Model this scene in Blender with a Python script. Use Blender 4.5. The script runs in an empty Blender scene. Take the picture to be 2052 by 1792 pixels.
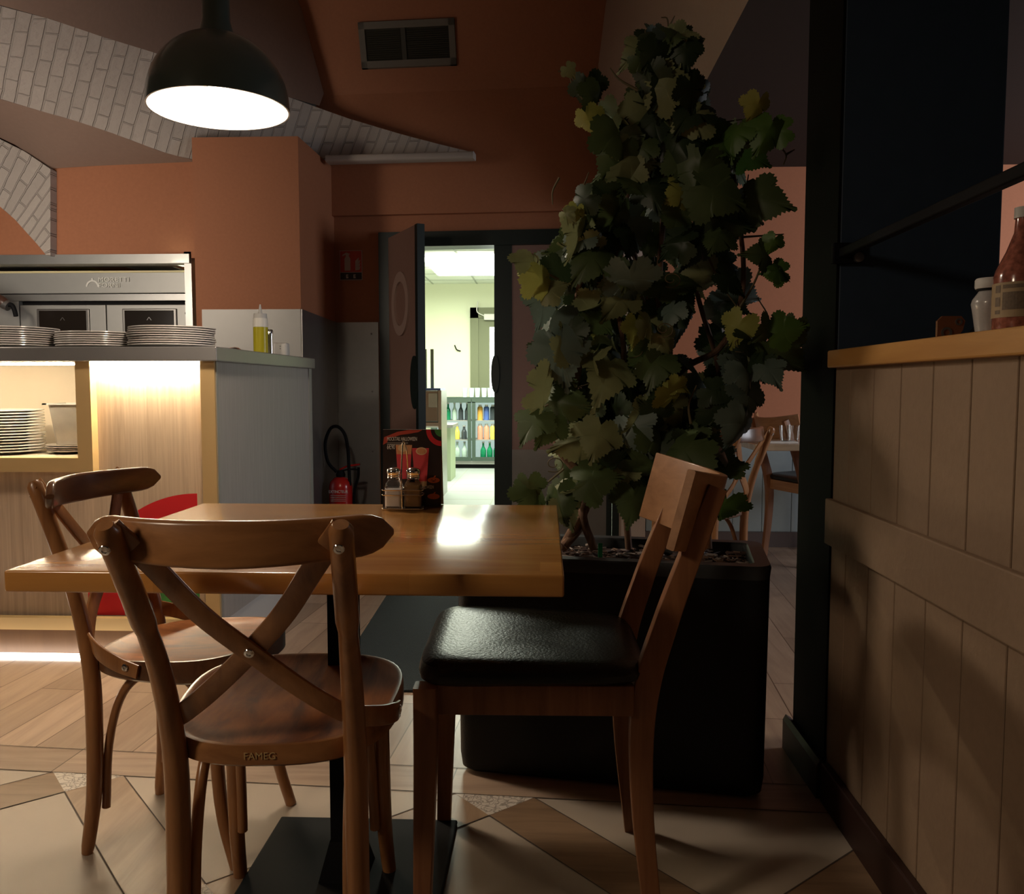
import bpy, bmesh, math, random
from mathutils import Vector, Matrix
random.seed(11)
S = bpy.context.scene
COL = S.collection
# ------------------------------------------------------------------ camera
F, EYE, CX, CY = 1700.0, 1.05, 1026.0, 896.0
YAW, PIT = math.atan(68 / F), math.atan(120 / F)
cd = bpy.data.cameras.new('camera'); cam = bpy.data.objects.new('camera', cd); COL.objects.link(cam)
cd.sensor_width = 36; cd.sensor_fit = 'HORIZONTAL'; cd.lens = 36 * F / 2052; cd.clip_start = .05; cd.clip_end = 60
cam.location = (0, 0, EYE); cam.rotation_euler = (math.pi / 2 - PIT, 0, YAW)
S.camera = cam
S.view_settings.view_transform = 'Standard'; S.view_settings.look = 'None'
S.view_settings.gamma = 1; S.view_settings.use_curve_mapping = False; S.view_settings.exposure = 0.0
# ------------------------------------------------------------------ world + room lights
W = bpy.data.worlds.new('dim_room'); S.world = W; W.use_nodes = True
W.node_tree.nodes['Background'].inputs[0].default_value = (.75, .62, .55, 1)
W.node_tree.nodes['Background'].inputs[1].default_value = .011
def area(name, loc, aim, size, power, col, shape='SQUARE', size_y=None, spread=math.pi):
    l = bpy.data.lights.new(name, 'AREA'); l.energy = power; l.color = col; l.shape = shape; l.size = size; l.spread = spread
    if size_y: l.shape = 'RECTANGLE'; l.size_y = size_y
    o = bpy.data.objects.new(name, l); COL.objects.link(o); o.location = loc
    o.rotation_euler = (Vector(aim) - Vector(loc)).to_track_quat('-Z', 'Y').to_euler(); return o
area('pendant_behind', (-2.1, .1, 2.0), (-.5, 1.6, .5), .35, 5.5, (1, .80, .58), spread=math.radians(110))
area('left_wall_fill', (-2.9, 2.7, 1.95), (-2.7, 5.2, .7), .35, 11, (1, .84, .66), spread=math.radians(105))  # unseen area lamp added to brighten the pillar and left walls
area('room_bounce_left', (-3.1, 2.9, 1.45), (-3.5, 5.2, 2.9), 1.0, 12, (1, .88, .76), spread=math.radians(108))
area('window_right', (4.4, 3.6, 1.7), (1.9, 5.5, .9), 1.6, 55, (.90, .93, 1))
area('kitchen_tube', (-.9, 9.4, 2.30), (-.9, 9.4, 0), .9, 150, (.93, 1, .80), size_y=1.3)
area('hood_tube', (-2.30, 5.80, 1.80), (-2.30, 5.85, 2.6),   .1, 1.3, (.95, 1, .72), size_y=1.2)

# ------------------------------------------------------------------ helpers
def ray(x, y):
    d = Vector(((x - CX) / F, 1, (CY - y) / F))
    c, s = math.cos(PIT), math.sin(PIT); d = Vector((d.x, c * d.y + s * d.z, -s * d.y + c * d.z))
    c, s = math.cos(YAW), math.sin(YAW); return Vector((c * d.x - s * d.y, s * d.x + c * d.y, d.z))
def aty(x, y, Y):
    d = ray(x, y); t = Y / d.y; return Vector((0, 0, EYE)) + d * t
def atz(x, y, z):
    d = ray(x, y); t = (z - EYE) / d.z; return Vector((0, 0, EYE)) + d * t

def nm(name):
    m = bpy.data.materials.new(name); m.use_nodes = True; nt = m.node_tree
    return m, nt, nt.nodes['Principled BSDF']
def plain(name, col, rough=.5, metal=0, noise=0, bump=0, scale=30, emit=None, estr=0, coat=0, trans=0, ior=1.45, alpha=1):
    m, nt, b = nm(name)
    b.inputs['Base Color'].default_value = (*col, 1); b.inputs['Roughness'].default_value = rough; b.inputs['Metallic'].default_value = metal
    b.inputs['Coat Weight'].default_value = coat; b.inputs['Transmission Weight'].default_value = trans; b.inputs['IOR'].default_value = ior
    b.inputs['Alpha'].default_value = alpha
    if emit: b.inputs['Emission Color'].default_value = (*emit, 1); b.inputs['Emission Strength'].default_value = estr
    if noise or bump:
        tc = nt.nodes.new('ShaderNodeTexCoord'); n = nt.nodes.new('ShaderNodeTexNoise'); n.inputs['Scale'].default_value = scale; n.inputs['Detail'].default_value = 6
        nt.links.new(tc.outputs['Object'], n.inputs['Vector'])
        if noise:
            r = nt.nodes.new('ShaderNodeMix'); r.data_type = 'RGBA'
            r.inputs[6].default_value = (*[c * (1 - noise) for c in col], 1); r.inputs[7].default_value = (*[min(1, c * (1 + noise)) for c in col], 1)
            nt.links.new(n.outputs['Fac'], r.inputs[0]); nt.links.new(r.outputs[2], b.inputs['Base Color'])
        if bump:
            bp = nt.nodes.new('ShaderNodeBump'); bp.inputs['Strength'].default_value = bump; bp.inputs['Distance'].default_value = .004
            nt.links.new(n.outputs['Fac'], bp.inputs['Height']); nt.links.new(bp.outputs['Normal'], b.inputs['Normal'])
    return m
def wood(name, c1, c2, stretch=(1, 1, 12), rot=(0, 0, 0), rough=.4, coat=0, scale=14, bump=.15, stave=None, contrast=(.3, .7)):
    """grain runs along the axis with the small scale value"""
    m, nt, b = nm(name); N = nt.nodes; L = nt.links
    tc = N.new('ShaderNodeTexCoord'); mp = N.new('ShaderNodeMapping')
    mp.inputs['Rotation'].default_value = rot; mp.inputs['Scale'].default_value = stretch
    L.new(tc.outputs['Object'], mp.inputs['Vector'])
    n = N.new('ShaderNodeTexNoise'); n.inputs['Scale'].default_value = scale; n.inputs['Detail'].default_value = 8; n.inputs['Roughness'].default_value = .6; n.inputs['Distortion'].default_value = .6
    L.new(mp.outputs[0], n.inputs['Vector'])
    cr = N.new('ShaderNodeValToRGB'); cr.color_ramp.elements[0].position = contrast[0]; cr.color_ramp.elements[1].position = contrast[1]
    cr.color_ramp.elements[0].color = (*c1, 1); cr.color_ramp.elements[1].color = (*c2, 1)
    L.new(n.outputs['Fac'], cr.inputs['Fac']); out = cr.outputs['Color']
    if stave:
        mp2 = N.new('ShaderNodeMapping'); mp2.inputs['Rotation'].default_value = stave.get('rot', (0, 0, 0)); mp2.inputs['Location'].default_value = stave.get('loc', (0, 0, 0))
        L.new(tc.outputs['Object'], mp2.inputs['Vector'])
        br = N.new('ShaderNodeTexBrick'); br.inputs['Scale'].default_value = 1; br.inputs['Brick Width'].default_value = stave['w']; br.inputs['Row Height'].default_value = stave['h']
        br.inputs['Mortar Size'].default_value = stave.get('m', 0); br.inputs['Mortar Smooth'].default_value = 0; br.offset = stave.get('off', .5)
        br.inputs['Color1'].default_value = (*stave['a'], 1); br.inputs['Color2'].default_value = (*stave['b'], 1); br.inputs['Mortar'].default_value = (*stave.get('mc', (.2, .15, .1)), 1)
        L.new(mp2.outputs[0], br.inputs['Vector'])
        mx = N.new('ShaderNodeMix'); mx.data_type = 'RGBA'; mx.blend_type = 'MULTIPLY'; mx.inputs[0].default_value = 1
        L.new(out, mx.inputs[6]); L.new(br.outputs['Color'], mx.inputs[7]); out = mx.outputs[2]
    L.new(out, b.inputs['Base Color'])
    b.inputs['Roughness'].default_value = rough; b.inputs['Coat Weight'].default_value = coat; b.inputs['Coat Roughness'].default_value = .16
    bp = N.new('ShaderNodeBump'); bp.inputs['Strength'].default_value = bump; bp.inputs['Distance'].default_value = .002
    L.new(n.outputs['Fac'], bp.inputs['Height']); L.new(bp.outputs['Normal'], b.inputs['Normal'])
    return m
def brickmat(name, col):
    m, nt, b = nm(name); N = nt.nodes; L = nt.links
    uv = N.new('ShaderNodeUVMap')
    nz = N.new('ShaderNodeTexNoise'); nz.inputs['Scale'].default_value = 9; nz.inputs['Detail'].default_value = 3
    L.new(uv.outputs[0], nz.inputs['Vector'])
    ad = N.new('ShaderNodeMix'); ad.data_type = 'VECTOR'; ad.inputs[0].default_value = .012
    L.new(uv.outputs[0], ad.inputs[4]); L.new(nz.outputs['Color'], ad.inputs[5])
    br = N.new('ShaderNodeTexBrick'); br.inputs['Scale'].default_value = 1; br.inputs['Brick Width'].default_value = .22; br.inputs['Row Height'].default_value = .068
    br.inputs['Mortar Size'].default_value = .006; br.inputs['Mortar Smooth'].default_value = .5
    br.inputs['Color1'].default_value = (*col, 1); br.inputs['Color2'].default_value = (*[c * .9 for c in col], 1); br.inputs['Mortar'].default_value = (*[c * .85 for c in col], 1)
    L.new(ad.outputs[1], br.inputs['Vector']); L.new(br.outputs['Color'], b.inputs['Base Color'])
    n2 = N.new('ShaderNodeTexNoise'); n2.inputs['Scale'].default_value = 25; n2.inputs['Detail'].default_value = 5; L.new(uv.outputs[0], n2.inputs['Vector'])
    mm = N.new('ShaderNodeMath'); mm.operation = 'MULTIPLY_ADD'; mm.inputs[1].default_value = -1.0
    L.new(br.outputs['Fac'], mm.inputs[0]); 
    sc = N.new('ShaderNodeMath'); sc.operation = 'MULTIPLY'; sc.inputs[1].default_value = .35; L.new(n2.outputs['Fac'], sc.inputs[0]); L.new(sc.outputs[0], mm.inputs[2])
    bp = N.new('ShaderNodeBump'); bp.inputs['Strength'].default_value = .9; bp.inputs['Distance'].default_value = .02
    L.new(mm.outputs[0], bp.inputs['Height']); L.new(bp.outputs['Normal'], b.inputs['Normal']); b.inputs['Roughness'].default_value = .8
    return m

M = {}
M['terra'] = plain('terracotta_paint', (.37, .145, .070), .75, noise=.10, bump=.12, scale=60)
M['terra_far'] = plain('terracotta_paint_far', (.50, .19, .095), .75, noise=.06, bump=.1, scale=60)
M['taupe'] = plain('taupe_plaster', (.27, .18, .138), .85, noise=.08, bump=.2, scale=40)
M['beige'] = plain('beige_plaster', (.55, .43, .35), .85, noise=.06, bump=.4, scale=90)
M['darkceil'] = plain('dark_brown_ceiling_paint', (.028, .020, .018), .8, noise=.1, scale=30)
M['brick'] = brickmat('painted_brick', (.42, .37, .33))
M['steel'] = plain('brushed_steel', (.42, .42, .41), .38, .85, noise=.08, bump=.05, scale=20)
M['steel_pale'] = plain('pale_steel', (.40, .40, .385), .45, .5, noise=.05, scale=15)
M['steel_dark'] = plain('dull_steel', (.28, .27, .26), .35, .8, noise=.1, scale=12)
M['steel_letter'] = plain('raised_letter_metal', (.78, .78, .74), .4)
M['chrome'] = plain('chrome', (.85, .85, .85), .12, 1)
M['black'] = plain('black_paint', (.005, .005, .006), .7)
M['blackpost'] = plain('black_column_paint', (.004, .004, .004), .7)
M['navy'] = plain('navy_paint', (.032, .052, .085), .5, noise=.15, scale=20)
M['greenblack'] = plain('green_black_lacquer', (.010, .018, .016), .4)
M['leafpink'] = plain('brown_pink_laminate', (.24, .14, .11), .6, noise=.04)
M['greyboard'] = wood('grey_laminate', (.33, .31, .29), (.40, .38, .36), (30, 30, 1), scale=3, bump=.05, rough=.5)
M['oakpanel'] = wood('pale_oak_laminate', (.40, .29, .20), (.56, .42, .30), (26, 26, .8), scale=3, bump=.1, rough=.55)
M['gold'] = plain('ochre_edging', (.56, .38, .17), .5)
M['white_lam'] = plain('white_laminate', (.6, .6, .58), .5)
M['cream'] = plain('cubby_lining', (.42, .36, .28), .6)
M['red'] = plain('red_decal', (.55, .012, .018), .5)
M['green'] = plain('green_decal', (.05, .22, .05), .5)
M['china'] = plain('white_china', (.72, .68, .64), .18, coat=.3)
M['china_grey'] = plain('grey_china', (.25, .22, .2), .3)
M['glass'] = plain('clear_glass', (.95, .97, .96), .03, trans=1)
M['led'] = plain('led_strip', (1, 1, 1), .5, emit=(1, .84, .58), estr=150)
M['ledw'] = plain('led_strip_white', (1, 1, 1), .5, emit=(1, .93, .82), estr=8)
M['lampwhite'] = plain('white_enamel', (.85, .83, .8), .5)
M['bulb'] = plain('glowing_bulb', (1, 1, 1), .5, emit=(1, .85, .65), estr=30)
M['lampgreen'] = plain('dark_green_enamel', (.045, .056, .047), .28, coat=.5)
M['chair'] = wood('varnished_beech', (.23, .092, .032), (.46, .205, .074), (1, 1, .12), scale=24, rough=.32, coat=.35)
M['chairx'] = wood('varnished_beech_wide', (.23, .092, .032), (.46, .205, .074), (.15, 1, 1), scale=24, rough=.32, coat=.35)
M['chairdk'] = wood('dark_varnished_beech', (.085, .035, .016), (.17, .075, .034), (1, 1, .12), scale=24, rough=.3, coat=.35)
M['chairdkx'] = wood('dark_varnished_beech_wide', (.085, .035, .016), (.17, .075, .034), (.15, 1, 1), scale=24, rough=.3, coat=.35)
M['seat'] = wood('stained_plywood', (.12, .032, .008), (.44, .15, .038), (1.0, .22, 1), scale=15, rough=.42, coat=.06, contrast=(.35, .65))
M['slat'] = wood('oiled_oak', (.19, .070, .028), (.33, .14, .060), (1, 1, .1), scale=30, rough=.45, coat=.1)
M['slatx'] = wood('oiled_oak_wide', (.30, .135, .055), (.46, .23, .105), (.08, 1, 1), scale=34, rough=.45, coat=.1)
M['tabletop'] = wood('varnished_oak_block', (.50, .215, .055), (.72, .36, .10), (.12, 1, 1), scale=16, rough=.22, coat=.8, bump=.25,
                     stave=dict(w=.42, h=.075, a=(1, .98, .95), b=(.78, .74, .70)))
M['ledge'] = wood('yellow_pine', (.47, .22, .055), (.60, .31, .09), (1, .08, 1), scale=20, rough=.45)
M['board'] = plain('cream_painted_boards', (.28, .185, .118), .7, noise=.10, bump=.35, scale=55)
M['groove'] = plain('board_groove', (.10, .06, .035), .9)
M['leather'] = plain('black_leatherette', (.012, .012, .010), .33, bump=.25, scale=160)
M['planter'] = plain('black_plastic', (.006, .007, .008), .42, bump=.3, scale=300)
M['plantrim'] = plain('black_plastic_rim', (.03, .033, .036), .45)
M['bark'] = wood('vine_bark', (.07, .03, .018), (.22, .12, .07), (4, 4, 1), scale=14, rough=.9, bump=.8)
M['mulch'] = plain('bark_mulch', (.10, .06, .045), .9, noise=.6, bump=1, scale=60)
M['twig'] = plain('green_brown_twig', (.13, .10, .05), .7)
M['mat'] = plain('dark_entrance_mat', (.014, .020, .022), .9, noise=.5, bump=1, scale=260)
M['skirt'] = plain('dark_brown_skirting', (.035, .014, .010), .5)
M['wains'] = plain('pale_blue_grey_boards', (.32, .37, .38), .6, noise=.04)
M['kwall'] = plain('kitchen_pale_wall', (.78, .80, .62), .7)
M['kceil'] = plain('kitchen_ceiling_tile', (.72, .75, .66), .8)
M['kline'] = plain('ceiling_grid', (.40, .43, .36), .8)
M['kfloor'] = plain('kitchen_floor_tile', (.36, .39, .39), .4)
M['klight'] = plain('kitchen_lamp_diffuser', (1, 1, 1), .5, emit=(.97, 1, .86), estr=10)
M['daywin'] = plain('bright_window', (1, 1, 1), .5, emit=(.92, 1, .98), estr=4)
M['olive'] = plain('olive_frame', (.16, .17, .10), .6)
M['fridge'] = plain('dark_green_fridge', (.05, .075, .06), .5)
M['fridgein'] = plain('fridge_lit_lining', (.7, .8, .75), .5, emit=(.72, .95, .88), estr=.55)
M['bgreen'] = plain('green_bottle_glass', (.01, .22, .10), .15)
M['bclear'] = plain('pale_bottle_glass', (.45, .58, .52), .15)
M['bdark'] = plain('dark_bottle_glass', (.05, .06, .07), .15)
M['borange'] = plain('orange_juice', (.75, .40, .08), .3)
M['byellow'] = plain('yellow_drink', (.80, .65, .12), .3)
M['bpink'] = plain('pink_juice', (.65, .30, .20), .3)
M['bblue'] = plain('blue_cap_drink', (.08, .15, .45), .3)
M['extred'] = plain('extinguisher_red', (.45, .015, .012), .25, coat=.5)
M['signred'] = plain('sign_red', (.50, .06, .04), .5)
M['signwhite'] = plain('sign_white', (.50, .42, .38), .5)
M['signblack'] = plain('sign_black', (.03, .02, .02), .5)
M['oilyellow'] = plain('olive_oil', (.42, .36, .012), .3)
M['hdpe'] = plain('translucent_white_plastic', (.75, .72, .66), .4)
M['salt'] = plain('salt', (.80, .74, .70), .8)
M['pepper'] = plain('ground_pepper', (.27, .15, .06), .9)
M['card'] = plain('menu_card_print', (.022, .012, .010), .35)
M['cardedge'] = plain('card_edge', (.45, .42, .38), .6)
M['orange'] = plain('orange_print', (.70, .17, .04), .5)
M['mocktail'] = plain('pink_drink_print', (.62, .05, .06), .5)
M['peach'] = plain('peach_print', (.62, .28, .12), .5)
M['lemon'] = plain('lemon_print', (.68, .48, .26), .5)
M['printwhite'] = plain('white_print', (.75, .72, .68), .5)
M['ovenglass'] = plain('dark_oven_glass', (.02, .015, .012), .15)
M['grease'] = plain('greasy_filter_yellow', (.42, .33, .06), .4, .5)
M['lid'] = plain('white_lid', (.6, .58, .55), .5)
M['label'] = plain('kraft_label', (.38, .27, .15), .6, noise=.12, scale=80)
M['pattern'] = plain('painted_glass_bottle', (.30, .10, .07), .15, noise=1.0, scale=110, coat=.5)
M['jarfill'] = plain('frosted_jar', (.45, .43, .42), .25, noise=.2, scale=60, coat=.3)
M['copper'] = plain('copper_plate', (.40, .16, .08), .35, .6)
M['ventdark'] = plain('vent_metal', (.16, .14, .11), .6)
M['ventslat'] = plain('vent_slat', (.055, .05, .035), .6)
M['brownplastic'] = plain('brown_plastic', (.07, .03, .02), .35)

def finish_bm(bm, smooth):
    bmesh.ops.recalc_face_normals(bm, faces=bm.faces)
    for f in bm.faces: f.smooth = smooth
def mk(name, bm, mat, parent=None, smooth=False, local=False, recalc=True):
    if recalc: bmesh.ops.recalc_face_normals(bm, faces=bm.faces)
    for f in bm.faces: f.smooth = smooth
    if parent is not None and not local:
        bm.transform(world_of(parent).inverted())
    me = bpy.data.meshes.new(name); bm.to_mesh(me); bm.free()
    for m in (mat if isinstance(mat, (list, tuple)) else [mat]): me.materials.append(M[m] if isinstance(m, str) else m)
    if smooth:
        try: me.set_sharp_from_angle(angle=math.radians(40))
        except Exception: pass
    o = bpy.data.objects.new(name, me); COL.objects.link(o)
    if parent is not None: o.parent = parent
    else:
        vs = [v.co for v in me.vertices]
        c = Vector(((min(v.x for v in vs) + max(v.x for v in vs)) / 2, (min(v.y for v in vs) + max(v.y for v in vs)) / 2, min(v.z for v in vs)))
        me.transform(Matrix.Translation(-c)); o.location = c
    return o
def world_of(o):
    m = Matrix.Translation(o.location) @ o.rotation_euler.to_matrix().to_4x4()
    return world_of(o.parent) @ m if o.parent else m
def tag(o, label=None, cat=None, group=None, kind=None):
    if label: o['label'] = label
    if cat: o['category'] = cat
    if group: o['group'] = group
    if kind: o['kind'] = kind
    return o
def thing(name, label, cat, loc=(0, 0, 0), rotz=0, group=None):
    o = bpy.data.objects.new(name, None); COL.objects.link(o); o.location = loc; o.rotation_euler = (0, 0, rotz); o.empty_display_size = .05
    return tag(o, label, cat, group)
def struct(name, bm, mat, smooth=False, recalc=True): return tag(mk(name, bm, mat, None, smooth, recalc=recalc), kind='structure')
def copytree(o, loc=None, rotz=None, label=None, group=None):
    def rec(a, par):
        c = a.copy(); COL.objects.link(c); c.parent = par
        for ch in a.children: rec(ch, c)
        return c
    c = rec(o, None)
    if loc is not None: c.location = loc
    if rotz is not None: c.rotation_euler = (0, 0, rotz)
    if label: c['label'] = label
    if group: c['group'] = group
    return c

def box(bm, x0, x1, y0, y1, z0, z1, bev=0, mat=None, seg=2, mi=0):
    t = bmesh.new(); bmesh.ops.create_cube(t, size=1)
    for v in t.verts: v.co = Vector(((x0 + x1) / 2 + v.co.x * (x1 - x0), (y0 + y1) / 2 + v.co.y * (y1 - y0), (z0 + z1) / 2 + v.co.z * (z1 - z0)))
    if bev: bmesh.ops.bevel(t, geom=list(t.edges), offset=bev, segments=seg, profile=.5, affect='EDGES')
    if mat is not None: t.transform(mat)
    for f in t.faces: f.material_index = mi
    me = bpy.data.meshes.new('tmp'); t.to_mesh(me); t.free(); bm.from_mesh(me); bpy.data.meshes.remove(me)
    return bm
def B(*a, **k): return box(bmesh.new(), *a, **k)
def addbm(bm, t):
    me = bpy.data.meshes.new('tmp'); t.to_mesh(me); t.free(); bm.from_mesh(me); bpy.data.meshes.remove(me)
def poly_solid(bm, pts, ext, mi=0):
    """polygon (3D points) given thickness ext (vector)"""
    a = [bm.verts.new(p) for p in pts]; b = [bm.verts.new(Vector(p) + ext) for p in pts]; n = len(a)
    fs = [bm.faces.new(a), bm.faces.new(b[::-1])]
    for i in range(n): fs.append(bm.faces.new((a[i], b[i], b[(i + 1) % n], a[(i + 1) % n])))
    for f in fs: f.material_index = mi
    return bm
def lathe(bm, prof, c=(0, 0, 0), n=32, mat=None, mi=0, cap=True):
    t = bmesh.new(); rings = []
    for r, z in prof:
        if r < 1e-5: rings.append([t.verts.new((0, 0, z))])
        else: rings.append([t.verts.new((r * math.cos(2 * math.pi * i / n), r * math.sin(2 * math.pi * i / n), z)) for i in range(n)])
    for a, b in zip(rings, rings[1:]):
        for i in range(n):
            j = (i + 1) % n
            if len(a) == 1 and len(b) == 1: continue
            if len(a) == 1: t.faces.new((a[0], b[i], b[j]))
            elif len(b) == 1: t.faces.new((a[i], a[j], b[0]))
            else: t.faces.new((a[i], a[j], b[j], b[i]))
    if cap:
        if len(rings[0]) > 1: t.faces.new(rings[0][::-1])
        if len(rings[-1]) > 1: t.faces.new(rings[-1])
    if mat is not None: t.transform(mat)
    t.transform(Matrix.Translation(Vector(c)))
    for f in t.faces: f.material_index = mi
    addbm(bm, t); return bm
def cr_path(pts, n=8):
    """Catmull-Rom resample of tuples"""
    P = [Vector(p) for p in pts]; P = [P[0] * 2 - P[1]] + P + [P[-1] * 2 - P[-2]]; out = []
    for i in range(1, len(P) - 2):
        for k in range(n):
            t = k / n; a, b, c, d = P[i - 1:i + 3]
            out.append(.5 * ((2 * b) + (c - a) * t + (2 * a - 5 * b + 4 * c - d) * t * t + (3 * b - a - 3 * c + d) * t ** 3))
    out.append(P[-2]); return out
def sweep(bm, path, sec, nrm=None, scale=None, mi=0, closed=False):
    """sec: list of (a,b): a along side, b along normal"""
    n = len(path); rings = []; last = None
    for i, p in enumerate(path):
        if closed: t = (path[(i + 1) % n] - path[i - 1]).normalized()
        else: t = (path[min(i + 1, n - 1)] - path[max(i - 1, 0)]).normalized()
        if nrm is not None:
            u = Vector(nrm[i]) if not isinstance(nrm, Vector) else nrm
        else: u = last if last is not None else (Vector((0, 0, 1)) if abs(t.z) < .9 else Vector((0, 1, 0)))
        u = (u - t * u.dot(t)).normalized(); last = u
        s = t.cross(u); k = scale[i] if scale else 1
        rings.append([bm.verts.new(p + s * a * k + u * b * k) for a, b in sec])
    m = len(sec)
    rr = list(zip(rings, rings[1:])) + ([(rings[-1], rings[0])] if closed else [])
    for a, b in rr:
        for i in range(m):
            f = bm.faces.new((a[i], a[(i + 1) % m], b[(i + 1) % m], b[i])); f.material_index = mi
    if not closed:
        f = bm.faces.new(rings[0][::-1]); f.material_index = mi; f = bm.faces.new(rings[-1]); f.material_index = mi
    return bm
def circ(r, n=12): return [(r * math.cos(2 * math.pi * i / n), r * math.sin(2 * math.pi * i / n)) for i in range(n)]
def rrect(w, h, r, n=3):
    o = []
    for cx, cy, a0 in ((w / 2 - r, h / 2 - r, 0), (-w / 2 + r, h / 2 - r, 90), (-w / 2 + r, -h / 2 + r, 180), (w / 2 - r, -h / 2 + r, 270)):
        for k in range(n + 1):
            a = math.radians(a0 + 90 * k / n); o.append((cx + r * math.cos(a), cy + r * math.sin(a)))
    return o
def tube(bm, pts, r, n=10, res=6, scale=None, mi=0):
    p = cr_path(pts, res)
    sc = None
    if scale: sc = [scale[0] + (scale[1] - scale[0]) * i / (len(p) - 1) for i in range(len(p))]
    return sweep(bm, p, circ(r, n), scale=sc, mi=mi)
def text(name, s, size, mat, parent, loc, rot, depth=.001, align='LEFT', sx=1, label=None):
    cu = bpy.data.curves.new(name, 'FONT'); cu.body = s; cu.size = size; cu.extrude = depth; cu.align_x = align; cu.resolution_u = 3
    o = bpy.data.objects.new('tmp_text', cu); COL.objects.link(o)
    bpy.context.view_layer.update()
    me = bpy.data.meshes.new_from_object(o.evaluated_get(bpy.context.evaluated_depsgraph_get()))
    bpy.data.objects.remove(o); bpy.data.curves.remove(cu)
    me.name = name; me.materials.clear(); me.materials.append(M[mat])
    ob = bpy.data.objects.new(name, me); COL.objects.link(ob)
    m = Matrix.Translation(Vector(loc)) @ rot @ Matrix.Diagonal((sx, 1, 1, 1))
    if parent is not None: m = world_of(parent).inverted() @ m; ob.parent = parent
    me.transform(m)
    return ob
UPR = Matrix.Rotation(math.pi / 2, 4, 'X')          # text standing up facing -Y

M['splash'] = plain('brushed_splashback', (.30, .29, .275), .45, .35, noise=.06, scale=12)
M['gastro'] = plain('stainless_pan', (.40, .37, .33), .35, .7, noise=.15, scale=20)
M['darkred'] = plain('red_splash_print', (.42, .05, .025), .5)
# building frame (back wall and floor pattern are turned 4 degrees)
TH = math.radians(-4)
WM = Matrix.Translation((-1.152, 5.90, 0)) @ Matrix.Rotation(TH, 4, 'Z')      # local: x along the wall, -y towards camera
def Wp(s, d, z): return WM @ Vector((s, -d, z))

# ================================================================== FLOOR
FO = Vector((-1.24, 2.19, 0)); fu = Vector((math.cos(TH), math.sin(TH), 0)); fn = Vector((-math.sin(TH), math.cos(TH), 0))
def fp(u, n, z=0): return FO + fu * u + fn * n + Vector((0, 0, z))
bm = bmesh.new()
def fquad(pts, mi):
    f = bm.faces.new([bm.verts.new(p) for p in pts]); f.material_index = mi
fquad([fp(-4, 0), fp(6, 0), fp(6, 3.95), fp(-4, 3.95)], 0)                # planks running into the room
fquad([fp(-4, 0, .0004), fp(6, 0, .0004), fp(6, .145, .0004), fp(-4, .145, .0004)], 1)  # cross band
fquad([fp(-4, -4.5), fp(6, -4.5), fp(6, 0), fp(-4, 0)], 2)                # pale tile zone
P_, w_ = 1.113, .145
r2 = math.sqrt(.5); hd = w_ * r2
for i in range(-3, 5):
    for j in range(0, 4):
        for (ou, on) in ((0, 0), (P_ / 2, -P_ / 2)):
            u, n = i * P_ + ou, -j * P_ + on
            if on == 0 and j == 0: fquad([fp(u - hd, 0, .0012), fp(u, -hd, .0012), fp(u + hd, 0, .0012)], 4)
            else: fquad([fp(u - hd, n, .0012), fp(u, n - hd, .0012), fp(u + hd, n, .0012), fp(u, n + hd, .0012)], 4)
            for sgn in (-1, 1):                                        # two planks leaving each tile downwards
                a = Vector((sgn * r2, -r2)); pr = Vector((r2, sgn * r2)) * (w_ / 2)
                L = P_ * r2
                s0 = Vector((u, n)) + a * (w_ / 2); s1 = Vector((u, n)) + a * (L - w_ / 2)
                q = [s0 + pr, s1 + pr, s1 - pr, s0 - pr]
                fquad([fp(p.x, min(p.y, 0), .0008) for p in q], 5 if (i + j + (sgn > 0)) % 2 else 3)
fw = dict(c1=(.34, .225, .16), c2=(.52, .375, .275))
gr = TH
mats = [wood('floor_plank_long', stretch=(9, .8, 1), rot=(0, 0, -TH), scale=3, rough=.38, bump=.08, contrast=(.25, .75),
             stave=dict(w=.9, h=.15, a=(1, 1, 1), b=(.68, .66, .64), m=.0018, mc=(.28, .22, .18), rot=(0, 0, math.pi / 2 - TH), off=.37), **fw),
        wood('floor_plank_cross', stretch=(.8, 9, 1), rot=(0, 0, -TH), scale=3, rough=.38, bump=.08,
             stave=dict(w=1.1, h=2.0, a=(.9, .9, .9), b=(.72, .70, .68), m=.0018, mc=(.2, .15, .12), rot=(0, 0, -TH), loc=(.4, .9, 0)), **fw),
        plain('floor_stone_tile', (.46, .38, .30), .42, noise=.22, scale=2.5, bump=.05),
        wood('floor_plank_diagonal', stretch=(.8, 8, 1), rot=(0, 0, math.radians(45) - TH), scale=3, rough=.38, bump=.08, c1=(.19, .115, .065), c2=(.32, .20, .12)),
        None,
        wood('floor_plank_diagonal_pale', stretch=(8, .8, 1), rot=(0, 0, math.radians(45) - TH), scale=3, rough=.38, bump=.08, c1=(.26, .16, .10), c2=(.40, .27, .17))]
m, nt, b = nm('floor_ornament_tile')
tc = nt.nodes.new('ShaderNodeTexCoord'); vo = nt.nodes.new('ShaderNodeTexVoronoi'); vo.inputs['Scale'].default_value = 55; vo.feature = 'DISTANCE_TO_EDGE'
nz = nt.nodes.new('ShaderNodeTexNoise'); nz.inputs['Scale'].default_value = 25; mxv = nt.nodes.new('ShaderNodeMix'); mxv.data_type = 'VECTOR'; mxv.inputs[0].default_value = .06
cr = nt.nodes.new('ShaderNodeValToRGB'); cr.color_ramp.elements[0].color = (.28, .23, .19, 1); cr.color_ramp.elements[1].color = (.62, .55, .48, 1); cr.color_ramp.elements[0].position = .02; cr.color_ramp.elements[1].position = .12
nt.links.new(tc.outputs['Object'], mxv.inputs[4]); nt.links.new(tc.outputs['Object'], nz.inputs['Vector']); nt.links.new(nz.outputs['Color'], mxv.inputs[5])
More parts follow.
